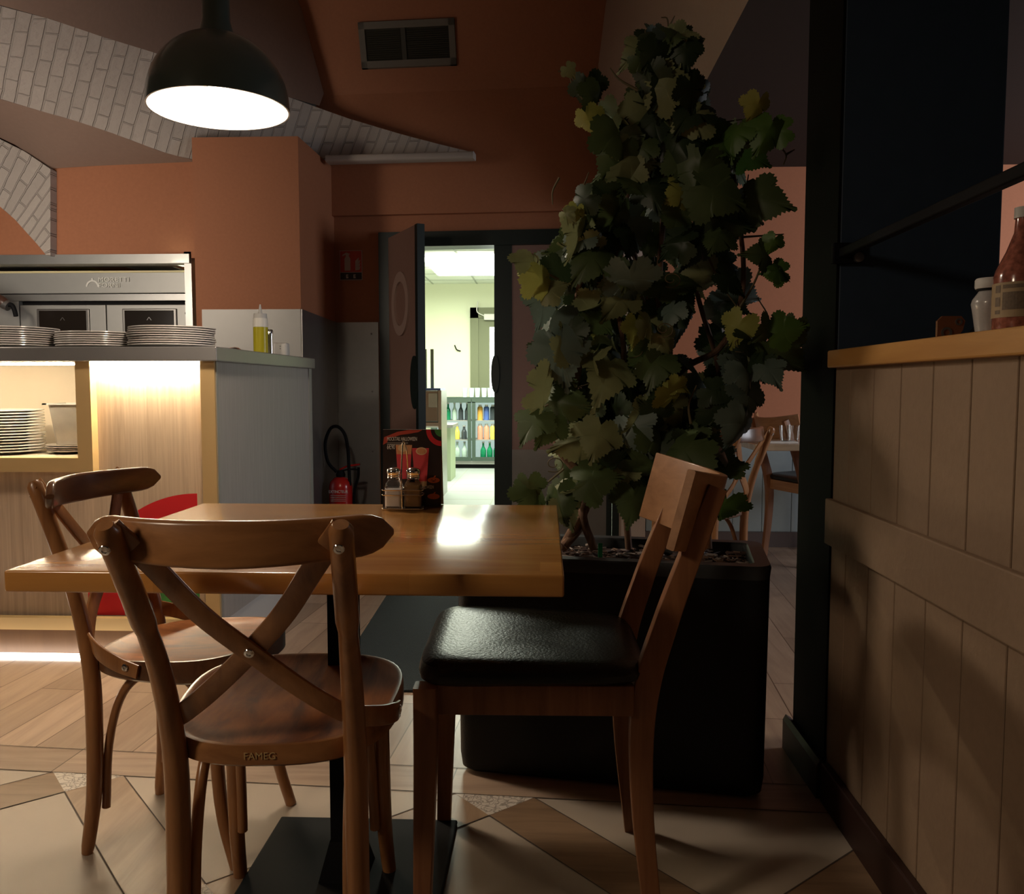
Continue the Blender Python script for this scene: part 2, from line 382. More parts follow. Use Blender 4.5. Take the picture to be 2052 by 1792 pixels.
nt.links.new(mxv.outputs[1], vo.inputs['Vector']); nt.links.new(vo.outputs['Distance'], cr.inputs['Fac']); nt.links.new(cr.outputs['Color'], b.inputs['Base Color'])
mats[4] = m
M['seat'].node_tree.nodes['Principled BSDF'].inputs['Specular IOR Level'].default_value = .18
M['black'].node_tree.nodes['Principled BSDF'].inputs['Specular IOR Level'].default_value = .2
M['blackpost'].node_tree.nodes['Principled BSDF'].inputs['Specular IOR Level'].default_value = .12
M['planter'].node_tree.nodes['Principled BSDF'].inputs['Specular IOR Level'].default_value = .3
fl = struct('floor', bm, mats, recalc=False)
fl.data.transform(Matrix.Translation(fl.location)); fl.location = (0, 0, 0)
# thin grout joints around the diagonal planks are part of the floor look
bm = bmesh.new()
for i in range(-2, 4):
    for j in range(0, 3):
        for (ou, on) in ((0, 0), (P_ / 2, -P_ / 2)):
            for sgn in (-1, 1):
                a = Vector((sgn * r2, -r2)); pr = Vector((r2, sgn * r2)); c = Vector((i * P_ + ou, -j * P_ + on))
                for k in (-1, 1):
                    s0 = c + a * (w_ / 2) + pr * (w_ / 2 * k); s1 = c + a * (P_ * r2 - w_ / 2) + pr * (w_ / 2 * k)
                    if s0.y > 0: s0 = s0 + a * (s0.y / r2)
                    q = [s0 + pr * .0016, s1 + pr * .0016, s1 - pr * .0016, s0 - pr * .0016]
                    bm.faces.new([bm.verts.new(fp(p.x, p.y, .0016)) for p in q])
for u0, u1, n0 in ((-4, 6, 0), (-4, 6, .145)):
    bm.faces.new([bm.verts.new(fp(*p, .0016)) for p in ((u0, n0 - .0015), (u1, n0 - .0015), (u1, n0 + .0015), (u0, n0 + .0015))])
struct('trim_1', bm, plain('floor_grout', (.09, .065, .05), .8))

# ================================================================== BACK WALL + DOOR OPENING
DOORW, DOORH = 1.66, 2.11
bm = bmesh.new()
box(bm, -.42, 0, 0, .12, 0, 2.24, mat=WM); box(bm, DOORW, 2.1, 0, .12, 0, 2.24, mat=WM); box(bm, 0, DOORW, 0, .12, DOORH, 2.24, mat=WM)
box(bm, -.42, 2.1, -.05, .12, 2.225, 3.05, mat=WM)                          # thicker upper wall, steps out over the door
struct('wall_back', bm, 'terra')
bm = bmesh.new()                                                            # leaning bulkhead that carries the vent
vp = [(-.75, 0, 3.03), (1.72, 0, 3.03), (1.78, .42, 4.35), (-.75, .42, 4.35)]
poly_solid(bm, [Wp(s, d + .05, z) for s, d, z in vp], WM.to_3x3() @ Vector((0, .15, .06)))
struct('wall_bulkhead', bm, 'terra')
# air vent on the bulkhead
def bulk(s, z, o=0): return Wp(s, .05 + (z - 3.03) * .42 / 1.32 + o, z)
vt = thing('air_vent', 'rectangular metal air vent with thin louvres high on the red wall above the door', 'vent', bulk(-.05, 3.75))
def bulk_at(x, y):
    n = (bulk(1, 3.1) - bulk(0, 3.1)).cross(bulk(0, 4) - bulk(0, 3.1)); d = ray(x, y); o = Vector((0, 0, EYE)); t = (bulk(0, 3.1) - o).dot(n) / d.dot(n); p = WM.inverted() @ (o + d * t); return p.x, p.z
s0, z0 = bulk_at(727, 140); s1, z1 = bulk_at(911, 39)
bm = bmesh.new(); f = .04
for a in ((s0, s1, z0, z0 + f), (s0, s1, z1 - f, z1), (s0, s0 + f, z0, z1), (s1 - f, s1, z0, z1)):
    poly_solid(bm, [bulk(a[0], a[2], .025), bulk(a[1], a[2], .025), bulk(a[1], a[3], .025), bulk(a[0], a[3], .025)], WM.to_3x3() @ Vector((0, .024, 0)))
mk('frame', bm, 'ventdark', vt)
bm = bmesh.new(); n = 15
for k in range(n):
    za = z0 + f + (z1 - z0 - 2 * f) * k / n; zb = za + (z1 - z0 - 2 * f) / n * .62
    poly_solid(bm, [bulk(s0 + f, za, .006), bulk(s1 - f, za, .006), bulk(s1 - f, zb, .02), bulk(s0 + f, zb, .02)], WM.to_3x3() @ Vector((0, .004, 0)))
mk('louvres', bm, 'ventslat', vt)
bm = bmesh.new(); poly_solid(bm, [bulk(s0 + f, z0 + f, .003), bulk(s1 - f, z0 + f, .003), bulk(s1 - f, z1 - f, .003), bulk(s0 + f, z1 - f, .003)], WM.to_3x3() @ Vector((0, .002, 0))); mk('backing', bm, 'black', vt)
bm = bmesh.new(); sm = s0 + (s1 - s0) * .44; poly_solid(bm, [bulk(sm, z0 + f, .024), bulk(sm + .03, z0 + f, .024), bulk(sm + .03, z1 - f, .024), bulk(sm, z1 - f, .024)], WM.to_3x3() @ Vector((0, .006, 0))); mk('mullion', bm, 'ventslat', vt)

# kitchen double door
dr = tag(mk('door_1', (lambda bm: (box(bm, 0, .07, -.03, .13, 0, DOORH, mat=WM), box(bm, DOORW - .05, DOORW, -.03, .13, 0, DOORH, mat=WM), box(bm, .07, DOORW - .05, -.03, .13, DOORH - .10, DOORH, mat=WM), bm)[-1])(bmesh.new()), 'greenblack'), kind='structure')
lf = aty(845, 458, 5.36)
H = Vector((*(Wp(.075, 0, 0)).xy, 0)); Fr = Vector((-.785, 5.36, 0)); dirv = (Fr - H).normalized(); LL = (Fr - H).length
LM = Matrix.Translation(H) @ Matrix.Rotation(math.atan2(dirv.y, dirv.x), 4, 'Z')     # x along leaf, camera side is... both
ol = thing('kitchen_door_leaf', 'open brown kitchen swing door with oval porthole and black edge', 'door', H)
DT = 2.07
mk('panel', B(0, LL - .045, -.02, .02, .01, DT, mat=LM), 'leafpink', ol)
mk('edge_strip', B(LL - .045, LL, -.025, .025, .01, DT, mat=LM), 'greenblack', ol)
ym = -1 if (LM.inverted() @ Vector((0, 0, 0))).y < 0 else 1
def ring(bm, r0, r1, t0, t1, c, mat, n=36, sq=1):
    A = []
    for rr, tt in ((r0, t0), (r1, t0), (r1, t1), (r0, t1)):
        A.append([bm.verts.new(mat @ Vector((c[0] + rr * sq * math.cos(2 * math.pi * i / n), tt, c[1] + rr * math.sin(2 * math.pi * i / n)))) for i in range(n)])
    for a, b2 in zip(A, A[1:] + A[:1]):
        for i in range(n): bm.faces.new((a[i], a[(i + 1) % n], b2[(i + 1) % n], b2[i]))
    return bm
pc = (LL * .47, 1.60)
pr_ = mk('porthole_ring', ring(bmesh.new(), .145, .21, -.034, .034, pc, LM, sq=.8), plain('porthole_rim', (.36, .25, .21), .45), ol, True)
bm = bmesh.new(); ring(bm, .001, .146, -.012, .012, pc, LM, sq=.8); mk('pane', bm, plain('porthole_glass', (.25, .23, .21), .08), pr_)
bm = bmesh.new(); ring(bm, .002, .17, -.028, .028, (LL - .075, 1.08), LM, sq=.42); mk('push_plate', bm, 'greenblack', ol)
for z in (1.88, 1.72, .98):
    mk('hinge', B(-.012, .012, -.028, .028, z - .05, z + .05, mat=LM), 'steel', ol)
rl = thing('kitchen_door_leaf', 'closed right-hand kitchen door leaf, brown-pink with steel kick plate, behind the vine', 'door', Wp(1.2, 0, 0))
x0 = .80; mk('panel', B(x0 + .12, DOORW - .09, .0, .04, .01, DT - .055, mat=WM), 'leafpink', rl)
bm = bmesh.new(); box(bm, x0, x0 + .12, -.012, .045, .01, DT - .055, mat=WM); box(bm, DOORW - .09, DOORW - .052, -.005, .045, .01, DT - .06, mat=WM); mk('stile', bm, 'greenblack', rl)
mk('kick_plate', B(x0 + .12, DOORW - .09, -.004, .0, .03, .62, mat=WM), 'steel_dark', rl)
bm = bmesh.new(); ring(bm, .002, .13, -.03, -.012, (x0 + .008, 1.14), WM, sq=.22); mk('push_plate', bm, 'greenblack', rl)

# steel cladding left of the door, with screws
sp = thing('steel_cladding', 'tall brushed steel cladding sheet on the wall left of the kitchen door', 'panel', Wp(-.2, 0, 0))
mk('sheet', B(-.34, -.012, -.012, -.001, .01, 1.50, mat=WM), 'steel', sp)
for z in (1.42, 1.02, .6):
    mk('screw', lathe(bmesh.new(), [(0, 0), (.007, 0), (.006, .004), (0, .005)], n=10, mat=WM @ Matrix.Translation((-.06, -.012, z)) @ UPR), 'steel_dark', sp)
# fire sign
sg = thing('fire_sign', 'small red fire extinguisher sign with black strip on the wall left of the kitchen door', 'sign', Wp(-.22, 0, 1.8))
def onwall(x, y): d = ray(x, y); o = Vector((0, 0, EYE)); n = WM.to_3x3() @ Vector((0, -1, 0)); t = (Wp(0, .0, 0) - o).dot(n) / d.dot(n); p = WM.inverted() @ (o + d * t); return p.x, p.z
a0, b0 = onwall(682, 562); a1, b1 = onwall(726, 502)
mk('plate', B(a0, a1, -.008, -.001, b0, b1, mat=WM), 'signwhite', sg)
mk('red_field', B(a0 + .004, a1 - .004, -.0095, -.008, b0 + (b1 - b0) * .27, b1 - .004, mat=WM), 'signred', sg)
mk('black_field', B(a0 + .004, a1 - .004, -.0095, -.008, b0 + .004, b0 + (b1 - b0) * .25, mat=WM), 'signblack', sg)
bm = bmesh.new(); wd = a1 - a0; ht = b1 - b0
def sgp(pts, bm=bm): poly_solid(bm, [WM @ Vector((a0 + wd * x, -.0112, b0 + ht * y)) for x, y in pts], WM.to_3x3() @ Vector((0, .0015, 0)))
sgp([(.22, .32), (.48, .32), (.48, .72), (.42, .80), (.42, .86), (.48, .88), (.30, .93), (.14, .86), (.12, .80), (.28, .86), (.28, .80), (.22, .72)])
for k in range(3): sgp([(.70, .32 + .11 * k), (.88, .34 + .11 * k), (.93, .46 + .11 * k), (.84, .42 + .11 * k), (.86, .54 + .11 * k), (.70, .42 + .11 * k)])
mk('extinguisher_pictogram', bm, 'signwhite', sg)
for cx in (.33, .66):
    bm = bmesh.new(); sgp([(cx - .05, .06), (cx + .05, .06), (cx + .05, .12), (cx, .12), (cx, .15), (cx + .05, .15), (cx + .05, .19), (cx - .05, .19)], bm); mk('symbol', bm, 'signwhite', sg)

# ================================================================== PILLAR, OVEN WALL, VAULTS
PY = 5.18
xl = aty(390, 500, PY).x; xr = aty(600, 450, PY).x
bm = bmesh.new()
zt = 2.56
pts = [(xl, PY), (xr, PY), (xr + .03, 5.98), (xl, 5.98)]
poly_solid(bm, [Vector((x, y, 0)) for x, y in pts], Vector((0, 0, zt)))
struct('wall_pillar', bm, 'terra')
pk = thing('steel_cladding', 'steel splashback sheet wrapping the orange pillar behind the counter', 'panel', ((xl + xr) / 2, PY, 0))
mk('front_sheet', B(xl + .04, xr + .004, PY - .012, PY - .001, .01, 1.525), 'splash', pk)
bm = bmesh.new(); poly_solid(bm, [Vector((xr + .001, PY - .012, .01)), Vector((xr + .031, 5.9, .01)), Vector((xr + .031, 5.9, 1.50)), Vector((xr + .001, PY - .012, 1.525))], Vector((.01, 0, 0)))
mk('side_sheet', bm, 'steel_dark', pk)
# oven wall: above the oven recess
OY = 5.32
bm = bmesh.new()
box(bm, -5, xl + .02, OY, OY + .15, 1.86, 2.75); box(bm, -5, xl + .02, 6.6, 6.7, 0, 1.9); box(bm, -5, -3.9, OY, 6.6, 0, 1.9); box(bm, -5, xl, OY + .15, 6.6, 1.86, 1.9)
struct('wall_oven', bm, 'terra')
# brick bands: strips with UVs in metres, given depth
def strip(name, top, bot, mat, thick, uvscale=1.0, uoff=0):
    bm = bmesh.new(); uvl = bm.loops.layers.uv.new('UVMap'); n = len(top); u = 0
    K = 6; cols = []
    for i in range(n):
        if i: u += ((top[i] + bot[i]) / 2 - (top[i - 1] + bot[i - 1]) / 2).length
        cols.append([(bm.verts.new(bot[i].lerp(top[i], k / K)), u, (top[i] - bot[i]).length * k / K) for k in range(K + 1)])
    for a, b2 in zip(cols, cols[1:]):
        for k in range(K):
            q = [a[k], b2[k], b2[k + 1], a[k + 1]]; f = bm.faces.new([x[0] for x in q])
            for lp, x in zip(f.loops, q): lp[uvl].uv = (x[2] * uvscale + uoff, x[1] * uvscale)      # courses run across the band
    g = bmesh.ops.extrude_face_region(bm, geom=list(bm.faces)); vs = [v for v in g['geom'] if isinstance(v, bmesh.types.BMVert)]
    for v in vs: v.co += Vector(thick)
    return struct(name, bm, mat)
def lerp_tab(tab, x):
    for (xa, ya), (xb, yb) in zip(tab, tab[1:]):
        if x <= xb: return ya + (yb - ya) * max(0, (x - xa)) / (xb - xa)
    return tab[-1][1]
TE = [(-260, -62), (-30, 2), (0, 12), (100, 38), (200, 72), (330, 112), (450, 150), (580, 195), (690, 235), (800, 268), (880, 289), (950, 306)]
BE = [(-260, 120), (-30, 190), (0, 198), (80, 222), (160, 245), (240, 272), (320, 303), (390, 322), (600, 318), (655, 317), (800, 313), (950, 310)]
YT = [(-260, 3.5), (-30, 3.95), (390, 4.95), (640, 5.68), (950, 5.70)]
YB = [(-260, 4.3), (-30, 4.7), (390, 5.30), (640, 5.76), (950, 5.71)]
def edge(tab, ytab, x): return aty(x, lerp_tab(tab, x), lerp_tab(ytab, x))
# straighten: sample both edges along the band
def band_pts(n=34):
    top, bot = [], []
    for i in range(n + 1):
        t = i / n; xt = -260 + 1208 * t; xb = -260 + 1208 * min(1, max(0, t + .06 * math.sin(math.pi * t) - .10 * math.sin(math.pi * t)))
        top.append(edge(TE, YT, xt)); bot.append(edge(BE, YB, xb))
    return top, bot
T_, B_ = band_pts()
strip('ceiling_brick_band', T_, B_, 'brick', (0, .12, .015))
bm = B(.02 - .02, 1.0, 0, 1, 0, 1); bm.free()
# moulding ledge under the tip
l0, l1 = aty(657, 321, 5.66), aty(951, 313, 5.56)
bm = bmesh.new(); sweep(bm, [l0, l1], rrect(.045, .10, .015), nrm=Vector((0, -1, 0))); tag(mk('trim_2', bm, 'brick', None, True), kind='structure')
# vault between brick band and oven wall
bm = bmesh.new()
bo = [edge(BE, YB, x) for x in (-260, -30, 80, 160, 240, 320, 392)]
wl = [aty(-260, 180, 5.22), aty(-30, 262, 5.25), aty(30, 290, 5.26), aty(100, 338, 5.3), aty(200, 332, OY), aty(300, 328, OY), aty(392, 324, OY)]
for i in range(6):
    bm.faces.new([bm.verts.new(p) for p in (bo[i], bo[i + 1], wl[i + 1], wl[i])])
bmesh.ops.remove_doubles(bm, verts=bm.verts, dist=1e-5)
g = bmesh.ops.extrude_face_region(bm, geom=list(bm.faces))
for v in [v for v in g['geom'] if isinstance(v, bmesh.types.BMVert)]: v.co += Vector((0, .1, .12))
struct('ceiling_vault_left', bm, 'taupe', True)
# vault above the band
bm = bmesh.new(); xs = (-260, -30, 100, 200, 330, 450, 580, 640)
lo = [edge(TE, YT, x) for x in xs]
hi = [aty(-400, -300, 2.6), aty(-120, -250, 3.0), aty(60, -200, 3.4), aty(200, -170, 3.9), aty(330, -150, 4.4), aty(430, -120, 4.9), aty(500, -90, 5.3), aty(545, -80, 5.45)]
lo[-1] = aty(640, 212, 5.72)
for i in range(len(xs) - 1):
    a, b2, c, d = lo[i], lo[i + 1], hi[i + 1], hi[i]; mid = Vector((0, 0, .10))
    e, g2 = (a + d) / 2 + mid, (b2 + c) / 2 + mid
    bm.faces.new([bm.verts.new(p) for p in (a, b2, g2, e)]); bm.faces.new([bm.verts.new(p) for p in (e, g2, c, d)])
bmesh.ops.remove_doubles(bm, verts=bm.verts, dist=1e-5)
g = bmesh.ops.extrude_face_region(bm, geom=list(bm.faces))
for v in [v for v in g['geom'] if isinstance(v, bmesh.types.BMVert)]: v.co += Vector((0, .12, .12))
struct('ceiling_vault_upper', bm, 'taupe', True)
# second brick arch at the far left
AT = [(-200, 230), (-60, 250), (0, 279), (50, 304), (101, 339), (101, 400), (101, 455), (101, 512)]
AB = [(-260, 330), (-140, 345), (-60, 372), (0, 414), (30, 440), (55, 468), (75, 490), (92, 511)]
strip('ceiling_brick_arch', [aty(x, y, 5.25) for x, y in AT], [aty(x, y, 5.25) for x, y in AB], 'brick', (0, .068, 0))
# left wall and room shell behind camera are out of sight; main ceiling slab high above
struct('ceiling', B(-5, 6, -2.5, 5.6, 3.9, 4.0), 'beige')
# beige sloping vault face right of the bulkhead
bm = bmesh.new()
le = [(1235, -160, 5.5), (1215, 0, 5.6), (1199, 130, 5.6), (1198, 240, 5.6), (1200, 345, 5.6), (1203, 420, 5.6)]
CE = .735
def cedge(Y): return Vector((CE, Y, 2.46))
re_ = [cedge(2.3), cedge(3.09), cedge(3.85), cedge(4.5), cedge(5.2), cedge(5.55)]
L0 = [aty(*p) for p in le]
for i in range(5):
    bm.faces.new([bm.verts.new(p) for p in (L0[i], re_[i], re_[i + 1], L0[i + 1])])
bmesh.ops.remove_doubles(bm, verts=bm.verts, dist=1e-5)
g = bmesh.ops.extrude_face_region(bm, geom=list(bm.faces))
for v in [v for v in g['geom'] if isinstance(v, bmesh.types.BMVert)]: v.co += Vector((.05, .12, .12))
struct('ceiling_vault_right', bm, 'beige', True)
# dining area ceiling, wall, wainscot
struct('ceiling_dining', B(CE, 5, .2, 5.8, 2.46, 2.56), 'darkceil')
bc0 = aty(1247, 700, 5.62).x; bc1 = aty(1297, 700, 5.58).x
struct('wall_column', B(aty(1200, 430, 5.6).x, bc1, 5.57, 5.85, 2.15, 2.46) if False else B(bc0, bc1, 5.58, 5.85, 0, 2.46), 'beige')
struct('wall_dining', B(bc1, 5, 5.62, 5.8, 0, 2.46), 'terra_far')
bm = bmesh.new(); k = 0; x = bc1 + .005
while x < 4.6: box(bm, x, x + .187, 5.595, 5.62, .10, .74, .003); x += .19
struct('trim_3', bm, 'wains')
struct('trim_4', B(bc1, 4.7, 5.575, 5.62, .74, .80), 'steel_dark')
struct('baseboard_back', B(bc1, 4.7, 5.58, 5.62, 0, .10), plain('grey_brown_skirting', (.12, .09, .085), .5))
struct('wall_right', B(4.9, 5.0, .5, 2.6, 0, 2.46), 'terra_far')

# ================================================================== KITCHEN BEHIND THE DOOR
KY0, KY1, KX0, KX1, KH = 6.08, 11.6, -3.0, 1.3, 2.45
kf = bmesh.new(); box(kf, KX0, KX1, KY0 - .12, KY1, -.05, .0005); struct('floor_kitchen', kf, 'kfloor')
bm = bmesh.new()
for i in range(16): box(bm, KX0, KX1, KY0 + .6 * i - .003, KY0 + .6 * i + .003, .0005, .0012)
for i in range(9): 
    x = KX0 + .5 * i; poly_solid(bm, [Vector((x, KY0 - .1, .0012)), Vector((x + .008, KY0 - .1, .0012)), Vector((x + .008, KY1, .0012)), Vector((x, KY1, .0012))], Vector((0, 0, .0003)))
struct('trim_5', bm, 'kline')
bm = bmesh.new(); box(bm, KX0, KX1, KY1, KY1 + .1, 0, KH); box(bm, KX0 - .1, KX0, KY0, KY1, 0, KH); box(bm, KX1, KX1 + .1, KY0, KY1, 0, KH)
struct('wall_kitchen', bm, 'kwall')
struct('ceiling_kitchen', B(KX0, KX1, KY0 - .02, KY1, KH, KH + .08), 'kceil')
bm = bmesh.new()
for i in range(10): box(bm, KX0, KX1, KY0 + .3 + .6 * i, KY0 + .322 + .6 * i, KH - .004, KH)
for i in range(8): box(bm, KX0 + .25 + .6 * i, KX0 + .272 + .6 * i, KY0, KY1, KH - .004, KH)
struct('trim_6', bm, 'kline')
kl = thing('ceiling_light', 'glowing oval ceiling light in the kitchen beyond the open door', 'lamp', (-.85, 9.5, KH - .10))
bm = bmesh.new(); box(bm, -1.30, -.42, 9.05, 10.15, KH - .085, KH - .012, .035, seg=4); mk('diffuser', bm, 'klight', kl, True)
mk('mount', B(-1.15, -.55, 9.2, 10.0, KH - .013, KH - .004), 'lampwhite', kl)
cb = tag(mk('ceiling_cable', (lambda bm: (tube(bm, [(-1.30, 8.1, KH - .03), (-1.15, 8.0, KH - .05), (-.98, 8.15, KH - .03), (-.93, 8.4, KH - .012)], .014, 8), tube(bm, [(-1.4, 8.05, KH - .06), (-1.15, 8.1, KH - .07), (-1.0, 8.1, KH - .02)], .012, 8), bm)[-1])(bmesh.new()), plain('blue_cable', (.05, .12, .35), .5), None, True), 'blue cable bundle hanging under the kitchen ceiling', 'cable')
# back door with window in the kitchen
wx = aty(943, 700, 11.55).x
kw = tag(mk('window_1', (lambda bm: (box(bm, wx, wx + .11, 11.50, 11.60, .0, 2.12), box(bm, wx, wx + .95, 11.50, 11.60, 1.98, 2.12), box(bm, wx + .11, wx + .26, 11.52, 11.60, .0, 1.98), box(bm, wx + .84, wx + .95, 11.50, 11.6, 0, 2.12), box(bm, wx + .26, wx + .84, 11.52, 11.6, 1.86, 1.98), bm)[-1])(bmesh.new()), 'olive'), kind='structure')
mk('window_pane', B(wx + .26, wx + .84, 11.545, 11.555, .9, 1.86), 'daywin', kw)
dc = tag(mk('door_closer', (lambda bm: (box(bm, wx + .19, wx + .35, 11.44, 11.5, 1.95, 2.03, .006), tube(bm, [(wx + .20, 11.46, 2.0), (wx + .10, 11.44, 2.06), (wx + .11, 11.46, 2.2)], .008, 6), bm)[-1])(bmesh.new()), 'lid'), 'pale door closer box on the olive frame in the kitchen', 'door closer')
hk = tag(mk('wall_hook', (lambda bm: (tube(bm, [(wx - .22, 11.585, 1.62), (wx - .19, 11.57, 1.56), (wx - .14, 11.585, 1.54)], .008, 6), bm)[-1])(bmesh.new()), 'black'), 'small dark hook on the bright kitchen wall', 'hook')
# glass-door bottle fridge
FY = 10.9
fr = thing('bottle_fridge', 'low dark green glass-door bottle fridge at the back of the kitchen', 'fridge', (-.72, FY + .25, 0))
bx0 = aty(945, 800, FY).x; DW = .50
bm = bmesh.new(); X0, X1 = bx0 - DW - .03, bx0 + DW + .03
box(bm, X0, X1, FY, FY + .5, .86, .92); box(bm, X0, X1, FY + .46, FY + .5, .10, .86); box(bm, X0, X0 + .03, FY, FY + .5, .10, .86); box(bm, X1 - .03, X1, FY, FY + .5, .10, .86); box(bm, X0, X1, FY, FY + .5, .06, .10)
mk('body', bm, 'fridge', fr)
mk('plinth', B(X0 + .02, X1 - .02, FY + .03, FY + .4, .0, .06), 'black', fr); mk('plinth_trim', B(X0, X1, FY - .005, FY + .02, .055, .10), 'steel_pale', fr)
mk('lining', B(X0 + .03, X1 - .03, FY + .44, FY + .46, .10, .86), 'fridgein', fr)
for z in (.36, .61): mk('shelf', B(X0 + .03, X1 - .03, FY + .05, FY + .44, z, z + .012), 'steel_pale', fr)
for k in (0, 1):
    a = bx0 - DW + DW * k; bm = bmesh.new(); t = .05
    box(bm, a + .005, a + DW - .005, FY - .03, FY - .002, .10, .10 + t); box(bm, a + .005, a + DW - .005, FY - .03, FY - .002, .86 - t + .04, .90)
    box(bm, a + .005, a + t, FY - .03, FY - .002, .15, .86); box(bm, a + DW - t, a + DW - .005, FY - .03, FY - .002, .15, .86)
    d_ = mk('door', bm, 'fridge', fr)
    d_['label'] = 'glass fridge door'
def bottle(name, h, r, neck, mat, loc, label, group, cap='lid', first={}):
    key = (h, r, neck, mat)
    if key in first: return copytree(first[key], loc, label=label, group=group)
    t = thing(name, label, 'bottle', loc, 0, group)
    mk('body', lathe(bmesh.new(), [(0, 0), (r * .9, 0), (r, .008), (r, h * .52), (r * .85, h * .60), (neck, h * .75), (neck * .9, h * .95), (0, h * .95)], n=14), mat, t, True, local=True)
    mk('cap', lathe(bmesh.new(), [(0, h * .93), (neck * 1.15, h * .93), (neck * 1.15, h), (0, h)], n=12), cap, t, True, local=True)
    first[key] = t; return t
def can(name, h, r, mat, loc, label, group, first={}):
    if mat in first: return copytree(first[mat], loc, label=label, group=group)
    t = thing(name, label, 'bottle', loc, 0, group)
    mk('body', lathe(bmesh.new(), [(0, 0), (r, 0), (r, h * .8), (r * .7, h * .88), (0, h * .88)], n=14), mat, t, True, local=True)
    mk('cap', lathe(bmesh.new(), [(0, h * .88), (r * .6, h * .88), (r * .6, h), (0, h)], n=12), 'lid', t, True, local=True)
    first[mat] = t; return t
a = bx0 - DW + .06
G = 'bottles in the glass-door fridge'
for k, mt in enumerate(['bgreen', 'bgreen', 'bclear', 'bdark', 'bdark']):
    bottle('drink_bottle', .225, .032, .013, mt, (a + .04 + .083 * k, FY + .12, .622), {'bgreen': 'green glass bottle on the upper shelf of the left fridge door', 'bclear': 'pale glass bottle between green and dark ones, upper left fridge shelf', 'bdark': 'dark glass bottle on the upper shelf of the left fridge door'}[mt], G if mt != 'bclear' else G)
for k, mt in enumerate(['bclear', 'byellow', 'byellow', 'bdark']):
    bottle('juice_bottle', .18, .036, .018, mt, (a + .06 + .09 * k, FY + .12, .372), {'bclear': 'pale small bottle on the middle shelf of the left fridge door', 'byellow': 'yellow drink bottle on the middle shelf of the left fridge door', 'bdark': 'dark small bottle on the middle shelf of the left fridge door'}[mt], G)
for k, mt in enumerate(['bclear', 'bclear', 'bclear', 'bclear']):
    bottle('water_bottle', .24, .038, .014, mt, (a + .05 + .095 * k, FY + .12, .1), 'clear glass bottle on the bottom shelf of the left fridge door', G)
a = bx0 + .06
for k, mt in enumerate(['borange', 'bblue', 'bdark', 'bdark', 'bblue']):
    can('soft_drink_bottle', .20, .036, mt, (a + .04 + .083 * k, FY + .12, .622), {'borange': 'orange drink bottle on the upper shelf of the right fridge door', 'bblue': 'blue capped bottle on the upper shelf of the right fridge door', 'bdark': 'dark cola bottle on the upper shelf of the right fridge door'}[mt], G)
for k, mt in enumerate(['bpink', 'bpink', 'byellow', 'borange', 'borange']):
    can('soft_drink_bottle', .20, .036, mt, (a + .04 + .083 * k, FY + .12, .372), {'borange': 'orange juice bottle on the middle shelf of the right fridge door', 'bpink': 'pink juice bottle on the middle shelf of the right fridge door', 'byellow': 'yellow juice bottle on the middle shelf of the right fridge door'}[mt], G)
for k in range(3):
    bottle('water_bottle', .24, .038, .014, 'bgreen', (a + .08 + .085 * k, FY + .12, .1), 'green glass bottle on the bottom shelf of the right fridge door', G)
# glasses on the fridge
g0 = thing('drinking_glass', 'glass tumbler on top of the bottle fridge', 'glass', (0, 0, 0), 0, 'tumblers on the fridge')
mk('cup', lathe(bmesh.new(), [(0, 0), (.028, 0), (.036, .12), (.033, .12), (.026, .008), (0, .008)], n=16, cap=False), plain('pale_blue_glass', (.6, .75, .78), .1), g0, True, local=True)
for k in range(7):
    loc = (bx0 - .10 + .082 * k, FY + .15 + .05 * (k % 2), .92)
    if k == 0: g0.location = loc
    else: copytree(g0, loc)
# appliance trolley + low counter on the left of the kitchen
ap = thing('coffee_machine', 'dark grey steel appliance on a shelf unit just inside the kitchen', 'appliance', (-1.5, 8.2, 0))
ax0, ax1 = aty(800, 800, 8.0).x, aty(878, 800, 8.0).x
mk('housing', B(ax0, ax1, 8.0, 8.4, .72, 1.02, .01), 'steel_dark', ap); mk('control_panel', B(ax1 - .09, ax1 - .01, 7.985, 8.0, .86, .99, .004), 'steel_pale', ap)
mk('shelf_unit', (lambda bm: (box(bm, ax0, ax1 + .03, 8.0, 8.45, .0, .04), box(bm, ax1, ax1 + .03, 8.0, 8.45, .04, 1.02), box(bm, ax0, ax0 + .03, 8.0, 8.45, .04, 1.02), box(bm, ax0, ax1, 8.0, 8.45, .42, .45), box(bm, ax0, ax1, 8.0, 8.45, .68, .715), bm)[-1])(bmesh.new()), 'steel', ap)
mk('tray', B(ax0, ax1 + .02, 8.02, 8.4, 1.02, 1.04), 'bblue', ap)
for x in (852, 866): mk('post', B(aty(x - 3, 700, 8.3).x, aty(x + 3, 700, 8.3).x, 8.28, 8.31, 1.04, 1.42 + .0), 'olive', ap)
lc = thing('kitchen_bench', 'low pale green bench end in front of the bottle fridge', 'bench', (-1.1, 9.4, 0))
cx0, cx1 = aty(887, 900, 9.4).x, aty(903, 900, 9.4).x
mk('leg_panel', B(cx0, cx1, 9.4, 9.9, 0, .60), plain('pale_green_panel', (.42, .50, .34), .6), lc); mk('bench_top', B(cx0 - .35, cx1 + .03, 9.36, 9.95, .60, .635, .004), 'steel_pale', lc)

# ================================================================== SERVING COUNTER
CXR, CF, CB, CT = -1.265, 3.20, 4.53, 1.2035
CL = -3.4
ct = thing('serving_counter', 'long pale wood serving counter with steel worktop, open cubby and glowing light strips', 'counter', (CXR, CF, 0))
